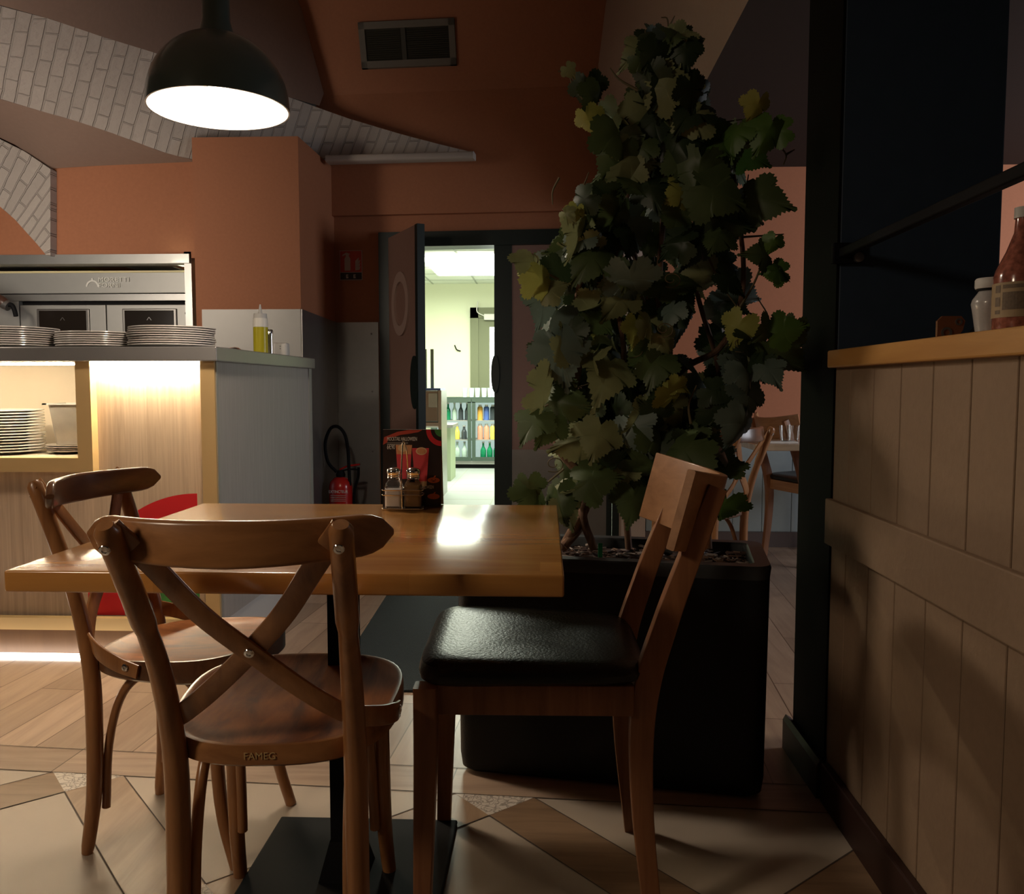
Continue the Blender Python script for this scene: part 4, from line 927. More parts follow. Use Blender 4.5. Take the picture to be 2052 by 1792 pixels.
# ================================================================== CROSS-BACK CHAIRS
def cross_chair(label, group, woodm, woodx, lean=1.0):
    ln = lambda y: -.205 + (y + .205) * lean
    t = thing('cross_back_chair', label, 'chair', (0, 0, 0), 0, group)
    for s in (-1, 1):
        bm = bmesh.new()
        p = cr_path([(.160 * s, -.215, 0), (.153 * s, -.195, .14), (.150 * s, -.190, .30), (.150 * s, -.195, .44), (.152 * s, ln(-.240), .59), (.158 * s, ln(-.315), .73), (.165 * s, ln(-.392), .856)], 7)
        n = len(p); sc = [.80 + .25 * math.sin(math.pi * min(1, i / n * 1.3)) if i < n * .75 else .98 - .05 * (i - n * .75) / (n * .25) for i in range(n)]
        sc[-1] = .60; p[-2] = p[-1].lerp(p[-2], .5); p[0] = p[0] + Vector((0, 0, .001)); sc[0] *= .85
        sweep(bm, p, circ(.0195, 16), scale=sc, nrm=Vector((1, 0, 0))); mk('rear_leg', bm, woodm, t, True, local=True)
        bm = bmesh.new(); p = cr_path([(.150 * s, .130, .435), (.152 * s, .135, .28), (.155 * s, .150, .12), (.160 * s, .185, 0)], 6); n = len(p)
        sweep(bm, p, circ(.0175, 14), scale=[1.05 - .22 * i / (n - 1) for i in range(n)], nrm=Vector((1, 0, 0))); mk('front_leg', bm, woodm, t, True, local=True)
        bm = bmesh.new(); tube(bm, [(.132 * s, -.178, .10), (.131 * s, -.165, .25), (.130 * s, -.130, .36), (.130 * s, -.075, .415), (.130 * s, -.01, .425), (.130 * s, .05, .41), (.131 * s, .095, .35), (.134 * s, .118, .24), (.137 * s, .130, .13)], .0105, 10); mk('side_hoop', bm, woodm, t, True, local=True)
    # seat: rounded trapezoid, dished
    def outline(k, n=56):
        o = []
        for i in range(n):
            a_ = 2 * math.pi * i / n; c, s = math.cos(a_), math.sin(a_); e = .72
            x = math.copysign(abs(c) ** e, c); y = math.copysign(abs(s) ** e, s)
            w = .204 + .016 * y; o.append((x * w * k, y * .215 * k - .004))
        return o
    bm = bmesh.new(); rings = []
    zt = .470
    for k, z in ((.96, .422), (1, .428), (1.0, .460), (.985, zt), (.955, zt + .001), (.925, zt - .001), (.8, zt - .006), (.6, zt - .010), (.35, zt - .013), (.12, zt - .014)):
        rings.append([bm.verts.new((x, y, z + (.010 * (y / .2) if z > .44 else 0))) for x, y in outline(k)])
    n = len(rings[0])
    for q, (a_, b_) in enumerate(zip(rings, rings[1:])):
        for i in range(n):
            f = bm.faces.new((a_[i], a_[(i + 1) % n], b_[(i + 1) % n], b_[i])); f.material_index = 0 if q < 4 else 1
    bm.faces.new(rings[0][::-1]); f = bm.faces.new(rings[-1]); f.material_index = 1
    mk('seat', bm, [woodx, 'seat'], t, True, local=True)
    # crest rail
    bm = bmesh.new(); L = .226; path = []; nr = []; sc = []
    for i in range(33):
        u = -1 + 2 * i / 32; x = L * u; y = ln(-.382) + .085 * u * u; path.append(Vector((x, y, .826 + .004 * u * u)))
        nr.append(Vector((.55 * u, -1, 0)).normalized())
    rings = []
    for i, p in enumerate(path):
        u = -1 + 2 * i / 32; hh = .034 * math.sqrt(max(0, 1 - max(0, (abs(u) - .80) / .20) ** 2)) + .0005; hh = max(hh, .006)
        hh *= (1 - .12 * abs(u)); nn = nr[i]; th = .0095
        sec = rrect(2 * hh, 2 * th, min(.006, hh * .9)); rings.append([bm.verts.new(p + Vector((0, 0, 1)) * a_ + Vector((0, -.12 * a_, 0)) * -1 + nn * b_) for a_, b_ in sec])
    m_ = len(rings[0])
    for a_, b_ in zip(rings, rings[1:]):
        for i in range(m_): bm.faces.new((a_[i], a_[(i + 1) % m_], b_[(i + 1) % m_], b_[i]))
    bm.faces.new(rings[0][::-1]); bm.faces.new(rings[-1])
    mk('crest_rail', bm, woodx, t, True, local=True)
    for s in (-1, 1):
        off = -.004 if s > 0 else .005
        pts = [(-.166 * s, ln(-.378) + .003, .852), (-.120 * s, ln(-.345), .79), (-.062 * s, ln(-.305) + off, .705), (0, ln(-.268) + off, .635), (.075 * s, -.232 + off, .560), (.135 * s, -.205, .510), (.180 * s, -.155, .484), (.203 * s, -.085, .462), (.2065 * s, -.03, .448)]
        p = cr_path(pts, 6); n = len(p); nrm = []
        for i, q in enumerate(p):
            f_ = min(1, max(0, (abs(q.x) - .12) / .08)) if i > n / 2 else 0
            nrm.append(Vector((s * f_, -(1 - f_) - .001, -.35 * (1 - f_))).normalized())
        bm = bmesh.new(); sweep(bm, p, rrect(.036, .008, .003, 2), nrm=nrm, scale=[.85 + .15 * min(1, (n - i) / 8) for i in range(n)]); mk('cross_brace', bm, woodm, t, True, local=True)
    def bolt(p, d):
        d = Vector(d).normalized(); mt = Matrix.Translation(Vector(p)) @ d.to_track_quat('Z', 'Y').to_matrix().to_4x4()
        bm = bmesh.new(); lathe(bm, [(0, 0), (.0082, 0), (.0085, .001), (.0075, .0024), (.004, .003), (.0035, .0012), (0, .001)], n=18, mat=mt); mk('bolt', bm, 'chrome', t, True, local=True)
    for s in (-1, 1):
        bolt((.163 * s, ln(-.396) - .002, .822), (0, -1, -.45)); bolt((.150 * s, -.217, .505), (0, -1, -.1)); bolt((.150 * s, -.2085, .445), (0, -1, 0)); bolt((.211 * s, -.06, .458), (s, 0, 0))
        bolt((.150 * s, ln(-.336) + .004, .830), (0, 1, .1))
    bolt((0, ln(-.278), .635), (0, -1, -.4))
    return t
fc = cross_chair('cross-back bentwood chair seen from behind at the near side of the table', 'cross-back chairs', 'chair', 'chairx')
fc.location = (-.482, 1.560, 0); fc.rotation_euler = (0, 0, math.radians(4))
t_ = text('stamp', 'FAMEG', .017, plain('x', (.5, .35, .2), .5).name and 'gold', fc, (0, 0, 0), UPR, .0003)
t_.data.transform(Matrix.Translation(world_of(fc).inverted().to_translation() * 0))
t_.data.transform(world_of(fc)); t_.data.transform(Matrix.Translation((-.03, -.2200, .438)))
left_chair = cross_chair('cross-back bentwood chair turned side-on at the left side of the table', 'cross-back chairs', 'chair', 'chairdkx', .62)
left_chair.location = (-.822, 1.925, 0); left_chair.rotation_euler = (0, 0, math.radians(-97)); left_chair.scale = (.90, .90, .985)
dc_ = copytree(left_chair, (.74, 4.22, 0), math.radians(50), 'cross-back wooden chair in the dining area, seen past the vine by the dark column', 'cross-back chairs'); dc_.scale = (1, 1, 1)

# ================================================================== SLAT-BACK CHAIR
def slat_chair(label):
    t = thing('padded_dining_chair', label, 'chair', (0, 0, 0), 0, 'oak chairs with black padded seats')
    hw, hf = .20, .225
    for s in (-1, 1):
        bm = bmesh.new(); x = (hf - .02) * s
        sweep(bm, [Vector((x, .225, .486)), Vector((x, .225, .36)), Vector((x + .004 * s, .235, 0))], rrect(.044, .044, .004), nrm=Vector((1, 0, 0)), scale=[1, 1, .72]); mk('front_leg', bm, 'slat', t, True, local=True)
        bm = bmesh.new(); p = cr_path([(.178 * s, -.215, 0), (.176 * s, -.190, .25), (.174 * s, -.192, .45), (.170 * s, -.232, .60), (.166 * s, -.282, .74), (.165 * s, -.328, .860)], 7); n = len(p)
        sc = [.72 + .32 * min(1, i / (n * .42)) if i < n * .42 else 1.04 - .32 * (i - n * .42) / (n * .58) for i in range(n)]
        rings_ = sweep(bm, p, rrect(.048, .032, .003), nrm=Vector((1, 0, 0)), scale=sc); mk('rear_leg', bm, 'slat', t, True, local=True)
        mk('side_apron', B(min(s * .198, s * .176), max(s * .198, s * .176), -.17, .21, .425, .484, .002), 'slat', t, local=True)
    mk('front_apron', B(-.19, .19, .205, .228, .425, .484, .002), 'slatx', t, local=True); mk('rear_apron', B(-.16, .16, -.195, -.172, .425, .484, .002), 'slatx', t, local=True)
    # cushion
    bm = bmesh.new(); n = 48; rings = []
    for k, z in ((.96, .487), (1.0, .494), (1.01, .506), (.985, .519), (.93, .527), (.8, .530), (.5, .528), (.2, .526)):
        r = []
        for i in range(n):
            a_ = 2 * math.pi * i / n; c, s = math.cos(a_), math.sin(a_); x = math.copysign(abs(c) ** .28, c); y = math.copysign(abs(s) ** .28, s)
            r.append(bm.verts.new((x * (.218 + .012 * y) * k, y * .222 * k + .022, z + (.006 * y if z > .51 else 0))))
        rings.append(r)
    for a_, b_ in zip(rings, rings[1:]):
        for i in range(n): bm.faces.new((a_[i], a_[(i + 1) % n], b_[(i + 1) % n], b_[i]))
    bm.faces.new(rings[0][::-1]); bm.faces.new(rings[-1]); mk('cushion', bm, 'leather', t, True, local=True)
    # curved backrest board (bulges to the rear)
    bm = bmesh.new(); rings = []; th = .009
    for i in range(25):
        u = -1 + 2 * i / 24; x = .205 * u; bl = .100 * (1 - u * u); y = -.252 - bl; nn = Vector((.97 * u, -1, -.26)).normalized()
        r = []
        for a_, b_ in rrect(.150, 2 * th, .003, 2):
            r.append(bm.verts.new(Vector((x, y - (a_) * .26, .822 + a_ - bl * .26)) + nn * b_))
        rings.append(r)
    m_ = len(rings[0])
    for a_, b_ in zip(rings, rings[1:]):
        for i in range(m_): bm.faces.new((a_[i], a_[(i + 1) % m_], b_[(i + 1) % m_], b_[i]))
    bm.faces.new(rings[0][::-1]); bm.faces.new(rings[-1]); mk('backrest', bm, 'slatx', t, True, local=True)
    return t
rc = slat_chair('oak chair with black padded seat and curved slab backrest, right of the table')
rc.location = (-.005, 1.775, 0); rc.rotation_euler = (0, 0, math.radians(91))
copytree(rc, (1.62, 5.18, 0), math.radians(-70), 'oak chair with black padded seat in the dining area, behind the far table')

# ================================================================== CADDY, SHAKERS, MENU CARD
cyy = 2.06; ca = atz(815, 1016, TZ)
cd_ = thing('condiment_caddy', 'chrome wire caddy holding salt and pepper shakers at the back of the table', 'caddy', (ca.x, cyy, TZ))
bm = bmesh.new(); w, d = .050, .026
for z in (.004, .038, .050):
    lp = [Vector((a_, b_, z)) for a_, b_ in rrect(2 * w, 2 * d, .012, 4)]
    sweep(bm, lp, circ(.0016, 6), closed=True)
for yv in (-.012, 0, .012): sweep(bm, [Vector((-w, yv, .004)), Vector((w, yv, .004))], circ(.0013, 6))
mk('wire_basket', bm, 'chrome', cd_, True, local=True)
bm = bmesh.new(); tube(bm, [(0, -d, .004), (-.001, -d, .08), (-.001, -.010, .15), (.0, -.002, .168), (.004, .003, .160), (.007, .006, .14), (.006, d, .08), (.004, d, .004)], .0017, 6); mk('handle', bm, 'chrome', cd_, True, local=True)
def shaker(x, fill, fh, lab):
    t = thing('condiment_shaker', lab, 'shaker', (ca.x + x, cyy, TZ + .0065))
    def sqprof(bm, lst):
        rings = []
        for hw_, r, z in lst: rings.append([bm.verts.new((a_, b_, z)) for a_, b_ in rrect(2 * hw_, 2 * hw_, r, 4)])
        n = len(rings[0])
        for a_, b_ in zip(rings, rings[1:]):
            for i in range(n): bm.faces.new((a_[i], a_[(i + 1) % n], b_[(i + 1) % n], b_[i]))
        bm.faces.new(rings[0][::-1]); bm.faces.new(rings[-1]); return bm
    mk('glass_body', sqprof(bmesh.new(), [(.019, .005, 0), (.0205, .006, .003), (.0205, .006, .050), (.018, .008, .060), (.0145, .0135, .066), (.0145, .0135, .072)]), 'glass', t, True, local=True)
    mk('contents', sqprof(bmesh.new(), [(.0165, .005, .003), (.0175, .005, .005), (.0175, .005, fh)]), fill, t, True, local=True)
    mk('lid', lathe(bmesh.new(), [(0, .070), (.0165, .070), (.0165, .0735), (.0158, .0745), (.0165, .0765), (.0158, .0785), (.0165, .080), (.0178, .086), (.0165, .092), (.011, .0965), (0, .098)], n=28), 'chrome', t, True, local=True)
shaker(-.0235, 'salt', .043, 'salt shaker with white salt and chrome lid in the wire caddy')
shaker(.0235, 'pepper', .055, 'pepper shaker with brown ground pepper and chrome lid in the wire caddy')
# menu card
my = 2.105
m0, m1 = aty(767, 1010, my), aty(884, 1012, my); mt_ = aty(769, 861, my).z
mn = thing('menu_card', 'black standing menu card with pink cocktails and orange pumpkins behind the shakers', 'menu', ((m0.x + m1.x) / 2, my, TZ))
MW, MH = m1.x - m0.x, mt_ - TZ
MM = Matrix.Translation((m0.x, my, TZ)) @ Matrix.Rotation(math.radians(-4), 4, 'X')
mk('card', B(0, MW, 0, .002, 0, MH, mat=MM), 'card', mn)
mk('card_back', (lambda bm: (poly_solid(bm, [Vector((m0.x, my + .050, TZ)), Vector((m1.x, my + .050, TZ)), Vector((m1.x, my + .0145, TZ + MH)), Vector((m0.x, my + .0145, TZ + MH))], Vector((0, .0015, 0))), bm)[-1])(bmesh.new()), 'cardedge', mn)
def mp2(pts, mat, name, lay=1, bm=None):
    own = bm is None
    if own: bm = bmesh.new()
    poly_solid(bm, [MM @ Vector((MW * x, -.0003 * lay, MH * y)) for x, y in pts], Vector((0, .0002, 0)))
    if own: mk(name, bm, mat, mn)
    return bm
def mell(cx, cy, rx, ry, n=24, a0=0, a1=360): return [(cx + rx * math.cos(math.radians(a0 + (a1 - a0) * i / n)), cy + ry * math.sin(math.radians(a0 + (a1 - a0) * i / n))) for i in range(n)]
# splash
random.seed(5); mp2([(0, .80), (.02, .90), (.12, .93), (.25, .97), (.45, .995), (.68, .995), (.6, .965), (.45, .945), (.3, .93), (.22, .91), (.1, .89), (.07, .83)], 'darkred', 'splash_print')
for r, mt2, ly in ((.26, 'red', 1), (.18, 'card', 2), (.115, 'green', 3)):
    pts = [(1 - r * 1.12 * math.cos(math.radians(i * 90 / 16)) if False else 1 - r * math.cos(math.radians(90 * i / 16)), 1 - r * .82 * math.sin(math.radians(90 * i / 16)) * 1.0) for i in range(17)] + [(1, 1)]
    mp2([(min(.999, x), min(.999, y)) for x, y in pts], mt2, 'ring_print', ly)
# tumblers
mp2([(.22, .80), (.50, .80), (.46, .36), (.26, .36)], 'mocktail', 'drink_print', 1); mp2([(.22, .80), (.50, .80), (.485, .68), (.235, .68)], 'peach', 'drink_print', 2)
mp2([(.50, .76), (.79, .76), (.755, .33), (.55, .33)], 'mocktail', 'drink_print', 3); mp2(mell(.66, .72, .095, .05), 'lemon', 'lemon_slice_print', 4); mp2(mell(.66, .72, .075, .038), 'peach', 'lemon_slice_print', 5); mp2(mell(.34, .76, .08, .05), 'lemon', 'lemon_slice_print', 5)
mp2([(.55, .33), (.755, .33), (.75, .27), (.66, .245), (.56, .28)], 'lemon', 'ice_print', 3)
for cy in (.345, .135):
    bm = mp2(mell(.87, cy, .105, .036), 'orange', 'x', 1, bmesh.new()); mp2([(.86, cy + .034), (.89, cy + .034), (.91, cy + .058), (.89, cy + .058)], 'orange', 'x', 1, bm); mk('pumpkin_print', bm, 'orange', mn)
bm = bmesh.new()
mp2([(.83, .348), (.85, .348), (.84, .362)], '', '', 2, bm); mp2([(.89, .348), (.91, .348), (.90, .362)], '', '', 2, bm); mp2([(.82, .338), (.92, .34), (.87, .325)], '', '', 2, bm); mk('pumpkin_face_print', bm, 'card', mn)
text('title_print', 'MOCKTAIL HALLOWEEN', .0135, 'printwhite', mn, MM @ Vector((MW * .07, -.0008, MH * .855)), Matrix.Rotation(math.radians(-4), 4, 'X') @ UPR, .0002, sx=.50)
text('price_print', '6€90', .017, 'printwhite', mn, MM @ Vector((MW * .07, -.0008, MH * .745)), Matrix.Rotation(math.radians(-4), 4, 'X') @ UPR, .0002, sx=.55)
text('subtitle_print', 'HALLOWEEN', .0125, 'printwhite', mn, MM @ Vector((MW * .62, -.0012, MH * .235)), Matrix.Rotation(math.radians(-4), 4, 'X') @ UPR, .0002, sx=.50)
bm = bmesh.new(); mp2([(.07, .822), (.43, .822), (.43, .828), (.07, .828)], '', '', 1, bm); mp2([(.07, .803), (.36, .803), (.36, .809), (.07, .809)], '', '', 1, bm); mk('small_print', bm, 'cardedge', mn)

# ================================================================== ENTRANCE MAT
q = [(-.80, 4.30), (-.30, 4.30), (-.26, 2.83), (-.77, 2.83)]
bm = bmesh.new(); poly_solid(bm, [Vector((x, y, .002)) for x, y in [(-.81, 4.6), (.35, 4.6), (.33, 2.84), (-.755, 2.84)]], Vector((0, 0, .007)))
tag(mk('entrance_mat', bm, 'mat'), 'dark grey-green ribbed entrance mat on the floor behind the table', 'mat')

# ================================================================== PLANTER + GRAPEVINE
PLR = math.radians(-9.5); plc = Vector((.188, 2.345, 0))
plt = thing('planter', 'large black rectangular planter tub with rounded corners behind the padded chair', 'planter', plc, PLR)
PW, PD, PH = .815, .37, .605
def ring_v(bm, w, d, r, z, n=6): return [bm.verts.new((a_, b_, z)) for a_, b_ in rrect(w, d, r, n)]
bm = bmesh.new(); rs = [ring_v(bm, PW - .06, PD - .06, .03, .0), ring_v(bm, PW - .02, PD - .02, .04, .015), ring_v(bm, PW - .01, PD - .01, .045, .05), ring_v(bm, PW, PD, .045, PH - .035)]
for a_, b_ in zip(rs, rs[1:]):
    n = len(a_)
    for i in range(n): bm.faces.new((a_[i], a_[(i + 1) % n], b_[(i + 1) % n], b_[i]))
bm.faces.new(rs[0][::-1]); mk('tub', bm, 'planter', plt, True, local=True)
bm = bmesh.new(); rs = [ring_v(bm, PW, PD, .045, PH - .035), ring_v(bm, PW + .006, PD + .006, .045, PH - .008), ring_v(bm, PW, PD, .045, PH), ring_v(bm, PW - .075, PD - .075, .02, PH), ring_v(bm, PW - .085, PD - .085, .02, PH - .006), ring_v(bm, PW - .085, PD - .085, .02, PH - .09)]
for a_, b_ in zip(rs, rs[1:]):
    n = len(a_)
    for i in range(n): bm.faces.new((a_[i], a_[(i + 1) % n], b_[(i + 1) % n], b_[i]))
mk('rim', bm, 'plantrim', plt, True, local=True)
bm = bmesh.new(); random.seed(3)
nx, ny = 44, 18; G2 = [[bm.verts.new((-(PW - .086) / 2 + (PW - .086) * i / nx, -(PD - .086) / 2 + (PD - .086) * j / ny, PH - .040 + random.uniform(-.006, .010))) for j in range(ny + 1)] for i in range(nx + 1)]
for i in range(nx):
    for j in range(ny): bm.faces.new((G2[i][j], G2[i + 1][j], G2[i + 1][j + 1], G2[i][j + 1]))
mk('soil', bm, 'mulch', plt, local=True)
bm = bmesh.new()
for k in range(420):
    x, y = random.uniform(-.355, .355), random.uniform(-.135, .135)
    mt3 = Matrix.Translation((x, y, PH - .030 + random.uniform(-.004, .014))) @ Matrix.Rotation(random.uniform(0, 6.3), 4, 'Z') @ Matrix.Rotation(random.uniform(-.5, .5), 4, 'X')
    l_ = random.uniform(.008, .024); box(bm, -l_, l_, -.004, .004, -.0015, .0015, mat=mt3, mi=k % 3)
tag(mk('bark_chips', bm, [plain('chip_a', (.16, .09, .06), .8), plain('chip_b', (.30, .24, .21), .6), plain('chip_c', (.07, .04, .03), .8)], plt, local=True), kind='stuff')

vine = thing('grapevine', 'tall leafy grapevine growing out of the black planter', 'plant', plc + Vector((0, 0, PH - .03)))
random.seed(21)
VY = 2.36
def V(x, y, dy=0): return aty(x, y, VY + dy)
bm = bmesh.new()
trunks = [([(1128, 1100), (1150, 1060), (1175, 1010), (1168, 960), (1120, 900), (1118, 850), (1140, 800), (1160, 740), (1150, 640), (1175, 520), (1220, 400)], .014, (1.1, .45)),
          ([(1130, 1095), (1165, 1050), (1165, 990), (1185, 900), (1230, 800), (1290, 700), (1300, 600), (1265, 480), (1290, 380), (1330, 280)], .012, (1.1, .5)),
          ([(1190, 1100), (1170, 1020), (1230, 930), (1300, 830), (1370, 740), (1440, 700), (1480, 620), (1490, 540), (1480, 430), (1470, 350)], .011, (1.1, .5)),
          ([(1330, 1100), (1320, 960), (1330, 800), (1320, 600), (1330, 420), (1335, 280), (1340, 150), (1340, 60)], .012, (1.1, .3)),
          ([(1420, 1100), (1415, 960), (1430, 830), (1440, 740), (1400, 600), (1370, 450), (1330, 330)], .010, (1.0, .5)),
          ([(1260, 1100), (1250, 960), (1240, 820), (1250, 700), (1230, 560), (1250, 420), (1290, 300), (1300, 150)], .010, (1.0, .4))]
for pts, r, sc in trunks:
    bm = bmesh.new(); dd = random.uniform(-.06, .06); P3 = [V(x, y, dd * min(1, (1100 - y) / 250) + random.uniform(-.015, .015)) for x, y in pts]
    tube(bm, P3, r, 9, 5, scale=sc); mk('stem', bm, 'bark', vine, True)
twigs = [[(1340, 285), (1400, 255), (1450, 245), (1500, 238)], [(1350, 270), (1420, 280), (1500, 288), (1555, 292), (1575, 310), (1570, 330)], [(1575, 310), (1592, 300)],
         [(1225, 240), (1180, 210), (1150, 175), (1138, 145), (1118, 143)], [(1480, 620), (1510, 570), (1530, 520), (1545, 490)], [(1490, 560), (1488, 470), (1492, 400), (1500, 350)],
         [(1330, 150), (1338, 90), (1338, 40), (1325, 35)], [(1338, 60), (1352, 32)], [(1300, 150), (1295, 90), (1293, 60)], [(1120, 560), (1075, 540), (1060, 560)], [(1140, 480), (1130, 500), (1128, 530)],
         [(1150, 840), (1220, 810), (1265, 790)], [(1210, 900), (1270, 885), (1320, 860)], [(1500, 650), (1550, 660), (1580, 690)], [(1300, 370), (1310, 520), (1330, 640)], [(1250, 480), (1290, 600), (1310, 650)],
         [(1150, 400), (1170, 370), (1180, 345)], [(1530, 700), (1540, 640), (1520, 600)], [(1130, 940), (1070, 990)], [(1100, 810), (1060, 835), (1040, 850)], [(1400, 470), (1440, 560), (1480, 620)], [(1290, 320), (1340, 450), (1400, 560)]]
for k in range(52):
    x, y = random.uniform(1100, 1500), random.uniform(150, 950); a_ = random.uniform(0, 6.28); L_ = random.uniform(30, 90)
    if y < 330: x = random.uniform(1240, 1400)
    twigs.append([(x, y), (x + L_ * .5 * math.cos(a_) + random.uniform(-10, 10), y + L_ * .5 * math.sin(a_)), (x + L_ * math.cos(a_), y + L_ * math.sin(a_))])
for pts in twigs:
    dd = random.uniform(-.14, .12); bm = bmesh.new(); tube(bm, [V(x, y, dd) for x, y in pts], .0032, 6, 4, scale=(1.2, .5)); mk('twig', bm, 'twig', vine, True)
for (x, y) in [(1270, 700), (1300, 745), (1330, 660), (1150, 430), (1060, 520), (1110, 930), (1485, 690), (1200, 560), (1345, 560), (1100, 700)]:   # curling tendrils
    dd = -.14 + random.uniform(-.03, .03); bm = bmesh.new(); tube(bm, [V(x + (4 + i * 1.1) * 1.3 * math.cos(i * .7), y + (4 + i * 1.1) * math.sin(i * .7), dd) for i in range(13)], .0014, 5, 3); mk('tendril', bm, 'twig', vine, True)
# leaves
def leafmat(name, c, sss=.0):
    m, nt, b = nm(name); N = nt.nodes; Lk = nt.links
    tc = N.new('ShaderNodeTexCoord'); n = N.new('ShaderNodeTexNoise'); n.inputs['Scale'].default_value = 9; n.inputs['Detail'].default_value = 4; Lk.new(tc.outputs['Object'], n.inputs['Vector'])
    mx = N.new('ShaderNodeMix'); mx.data_type = 'RGBA'; mx.inputs[6].default_value = (*[x * .65 for x in c], 1); mx.inputs[7].default_value = (*[x * 1.35 for x in c], 1)
    Lk.new(n.outputs['Fac'], mx.inputs[0]); Lk.new(mx.outputs[2], b.inputs['Base Color']); b.inputs['Roughness'].default_value = .48
    tr = N.new('ShaderNodeBsdfTranslucent'); Lk.new(mx.outputs[2], tr.inputs['Color']); ad = N.new('ShaderNodeMixShader'); ad.inputs[0].default_value = .25
    Lk.new(b.outputs[0], ad.inputs[1]); Lk.new(tr.outputs[0], ad.inputs[2]); Lk.new(ad.outputs[0], N['Material Output'].inputs['Surface'])
    return m
LMs = [leafmat('leaf_dark', (.028, .048, .018)), leafmat('leaf_mid', (.075, .110, .038)), leafmat('leaf_olive', (.25, .27, .125)), leafmat('leaf_yellow', (.36, .37, .09)), leafmat('leaf_bright', (.085, .17, .03)), leafmat('leaf_blue', (.13, .18, .15))]
# grape leaf outline, stem at origin, tip at +y, unit size
def leaf_outline():
    base = [(0, .04), (-.08, -.10), (-.26, -.22), (-.42, -.14), (-.44, .02), (-.60, .10), (-.66, .30), (-.56, .44), (-.38, .48), (-.36, .62), (-.22, .78), (-.08, .92), (0, 1.12)]
    pts = base + [(-x, y) for x, y in base[-2:0:-1]]
    out = []
    n = len(pts)
    for i in range(n):                      # serrate
        p, q = pts[i], pts[(i + 1) % n]; L_ = math.hypot(q[0] - p[0], q[1] - p[1]); out.append(p)
        if i in (0, n - 1): continue
        k = max(1, int(L_ / .085)); nx_, ny_ = (q[1] - p[1]) / L_, -(q[0] - p[0]) / L_
        for j in range(k):
            t = (j + .5) / k; out.append((p[0] + (q[0] - p[0]) * t - nx_ * .045, p[1] + (q[1] - p[1]) * t - ny_ * .045))
            if j < k - 1: t = (j + 1) / k; out.append((p[0] + (q[0] - p[0]) * t + nx_ * .012, p[1] + (q[1] - p[1]) * t + ny_ * .012))
    return out
LO = leaf_outline(); LC = (0, .30)
nL = len(LO)
LI = [(LC[0] + .58 * (sum(LO[(i + k) % nL][0] for k in range(-4, 5)) / 9 - LC[0]), LC[1] + .58 * (sum(LO[(i + k) % nL][1] for k in range(-4, 5)) / 9 - LC[1])) for i in range(nL)]
def leaf(bm, pos, size, nrm, roll, mi, cup=.25):
    nrm = nrm.normalized(); q = nrm.to_track_quat('Z', 'Y').to_matrix().to_4x4()
    mt4 = Matrix.Translation(pos) @ q @ Matrix.Rotation(roll, 4, 'Z')
    fold = random.uniform(.0, .75); droop = random.uniform(.1, .9); wob = random.uniform(0, 6)
    def P4(x, y): 
        r = math.hypot(x, y - .3)
        return mt4 @ (Vector((x, y - .3, -fold * abs(x) * .9 + .0 - droop * (y - .1) ** 2 * .6 - cup * r * r * .4 + .045 * math.sin(wob + 3 * math.atan2(y - .3, x)) * r * r * 1.6)) * size)
    c = bm.verts.new(P4(*LC)); O_ = [bm.verts.new(P4(x, y)) for x, y in LO]; I_ = [bm.verts.new(P4(x, y)) for x, y in LI]; n = len(O_)
    for i in range(n):
        j = (i + 1) % n; f = bm.faces.new((O_[i], O_[j], I_[j], I_[i])); f.material_index = mi; f.smooth = True
        f = bm.faces.new((I_[i], I_[j], c)); f.material_index = mi; f.smooth = True
rows = [(75, 1290, 1370), (100, 1275, 1385), (150, 1275, 1390), (200, 1250, 1400), (240, 1225, 1395), (290, 1215, 1520), (340, 1225, 1490), (390, 1180, 1480), (430, 1150, 1460), (480, 1150, 1470), (530, 1080, 1470), (590, 1090, 1480),
        (650, 1100, 1500), (710, 1110, 1560), (760, 1100, 1510), (820, 1085, 1480), (880, 1125, 1475), (930, 1120, 1450), (970, 1100, 1420), (1000, 1090, 1400)]
bm = bmesh.new(); placed = []
def try_leaf(x, y, size=None, mi=None, dy=None, nz=None):
    s = size * 1.15 if size else random.uniform(.062, .112)
    d = dy if dy is not None else random.uniform(-.17, .17)
    n = Vector((random.gauss(0, .75), -1 + random.gauss(0, .45), .25 + random.gauss(0, .6))) if nz is None else Vector(nz)
    if mi is None:
        r = random.random(); mi = 0 if r < .45 else 1 if r < .75 else 2 if r < .92 else 5 if r < .985 else 3
        if x > 1380 and y > 560 and random.random() < .25: mi = 5
        if x > 1370 and 380 > y > 230 and random.random() < .5: mi = 4
    leaf(bm, V(x, y, d), s, n, math.pi + random.gauss(0, .9), mi)
for k in range(540):
    i = random.randrange(len(rows) - 1); a_, b_ = rows[i], rows[i + 1]; t = random.random()
    y = a_[0] + (b_[0] - a_[0]) * t; xa = a_[1] + (b_[1] - a_[1]) * t; xb = a_[2] + (b_[2] - a_[2]) * t
    wgt = (xb - xa) * (b_[0] - a_[0]) / 27000
    if random.random() > wgt + .25: continue
    x = random.uniform(xa, xb)
    # keep the see-through gaps of the photo
    if any((x - gx) ** 2 / rx ** 2 + (y - gy) ** 2 / ry ** 2 < 1 for gx, gy, rx, ry in ((1405, 640, 34, 50), (1375, 740, 22, 28), (1395, 800, 28, 28), (1225, 1000, 45, 40), (1360, 990, 40, 40), (1120, 640, 18, 22), (1520, 600, 20, 100), (1450, 870, 25, 25))): continue
    sz = None if y > 140 else random.uniform(.06, .075)
    try_leaf(x, y, sz)
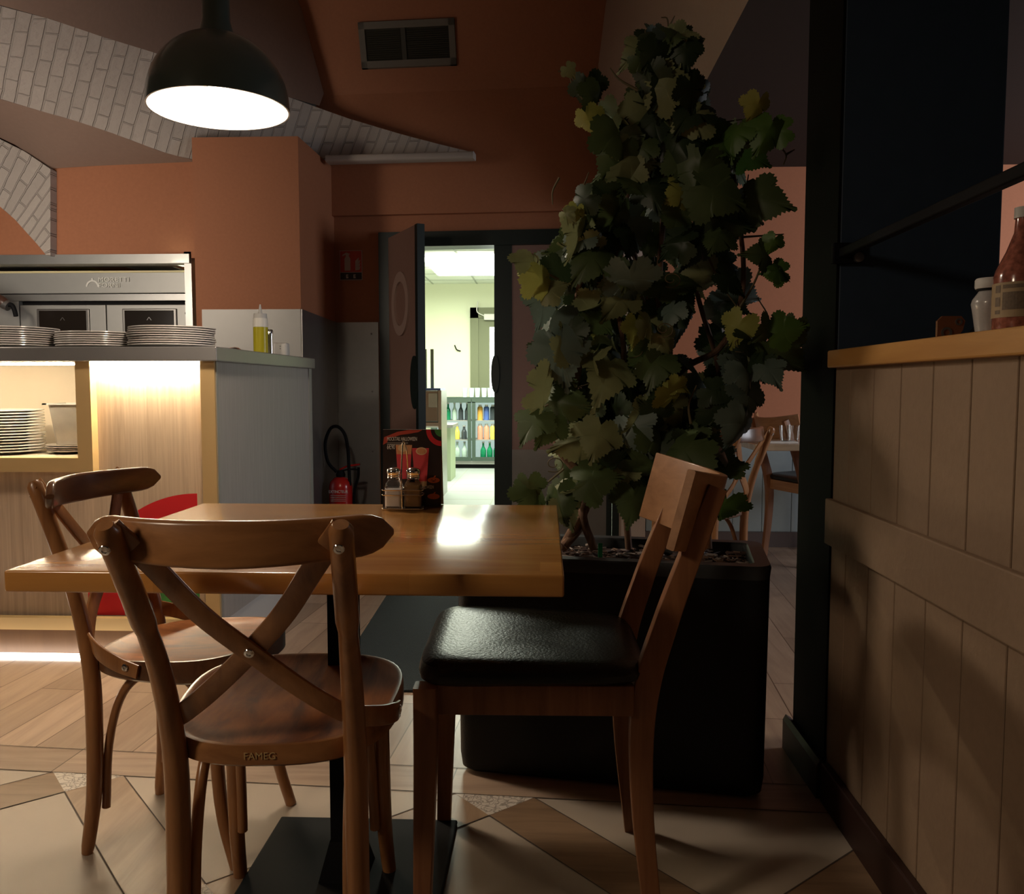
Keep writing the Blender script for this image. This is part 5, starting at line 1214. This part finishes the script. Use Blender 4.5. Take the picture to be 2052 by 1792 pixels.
extra = [(1365, 385, .06, 3), (1275, 658, .065, 3), (1300, 650, .06, 2), (1345, 790, .075, 3), (1355, 765, .05, 3), (1480, 655, .075, 3), (1518, 212, .055, 3), (1178, 238, .055, 3), (1450, 1015, .085, 4), (1520, 398, .10, 1), (1540, 262, .075, 4), (1560, 262, .06, 4), (1470, 265, .07, 4), (1440, 290, .08, 4), (1500, 250, .05, 4),
         (1530, 510, .06, 1), (1550, 485, .04, 4), (1560, 545, .05, 4), (1500, 790, .09, 5), (1495, 740, .07, 5), (1490, 850, .09, 5), (1560, 710, .10, 1), (1570, 665, .07, 4), (1540, 655, .06, 1), (1590, 655, .05, 1), (1540, 740, .065, 5), (1065, 525, .07, 2), (1085, 560, .075, 3), (1070, 545, .06, 3), (1100, 580, .06, 2), (1090, 600, .09, 5), (1110, 640, .09, 5),
         (1120, 700, .11, 5), (1090, 780, .10, 2), (1150, 690, .10, 2), (1220, 740, .11, 2), (1165, 880, .10, 2), (1200, 870, .09, 2), (1070, 845, .08, 1), (1100, 850, .075, 1), (1075, 990, .085, 1), (1060, 975, .06, 1), (1135, 1020, .07, 2), (1120, 1000, .08, 1), (1185, 960, .09, 1), (1180, 175, .07, 0), (1200, 195, .07, 1), (1140, 140, .03, 2), (1155, 425, .04, 3), (1135, 430, .035, 2),
         (1170, 400, .06, 0), (1160, 470, .075, 5), (1265, 560, .10, 5), (1285, 930, .09, 1), (1320, 870, .10, 1), (1370, 900, .12, 1), (1400, 925, .09, 1), (1265, 325, .10, 2), (1240, 260, .10, 1), (1235, 310, .09, 1), (1390, 215, .09, 0), (1385, 180, .07, 0), (1340, 75, .05, 1), (1350, 62, .045, 1), (1295, 70, .03, 0), (1375, 100, .06, 0), (1310, 105, .06, 0), (1285, 120, .05, 1),
         (1470, 405, .055, 0), (1440, 470, .07, 1), (1560, 545, .045, 4), (1270, 1000, .08, 1), (1460, 560, .07, 0), (1430, 380, .11, 1), (1400, 340, .10, 1)]
for x, y, s, mi in extra:
    try_leaf(x, y, s, mi, -.19 + random.uniform(-.03, .05), (random.gauss(0, .55), -1, .25 + random.gauss(0, .5)))
fo = mk('foliage', bm, LMs, vine, False, recalc=False)
for p_ in fo.data.polygons: p_.use_smooth = True
stk = tag(mk('plant_tag', B(-.006, .006, -.001, .001, 0, .055, .0008), plain('green_plastic', (.02, .30, .12), .4)), 'small green plastic stake stuck in the planter soil', 'plant stake')
stk.location = aty(1203, 1100, 2.30); stk.location.z = PH - .035

# ================================================================== DINING AREA BEYOND
ft = thing('dining_table', 'pale wood table in the dining area beyond the vine, by the boarded wall', 'table', (1.75, 4.8, 0))
mk('tabletop', B(1.10, 2.45, 4.50, 5.15, .715, .75, .004), wood('pale_table_wood', (.42, .30, .19), (.56, .43, .3), (.1, 1, 1), scale=16, rough=.2, coat=.5, stave=dict(w=.55, h=5, a=(1, 1, 1), b=(.85, .84, .82))), ft)
mk('post', B(1.74, 1.80, 4.79, 4.85, .02, .715), 'black', ft); mk('base_plate', B(1.53, 2.0, 4.60, 5.05, 0, .015, .004), 'black', ft)
gl = thing('drinking_glass', 'clear tumbler on the far dining table, the one further from the dark column', 'glass', (0, 0, 0), 0, 'tumblers on the far table')
mk('cup', lathe(bmesh.new(), [(0, 0), (.03, 0), (.038, .09), (.036, .09), (.028, .006), (0, .006)], n=20, cap=False), 'glass', gl, True, local=True)
gl.location = (aty(1575, 880, 4.7).x, 4.7, .75); copytree(gl, (aty(1594, 880, 4.75).x, 4.78, .75), label='clear tumbler on the far dining table, the one nearer the dark column')
o = tag(mk('napkin', B(1.18, 1.36, 4.62, 4.72, .75, .756), 'printwhite'), 'folded white napkin on the far dining table', 'napkin')
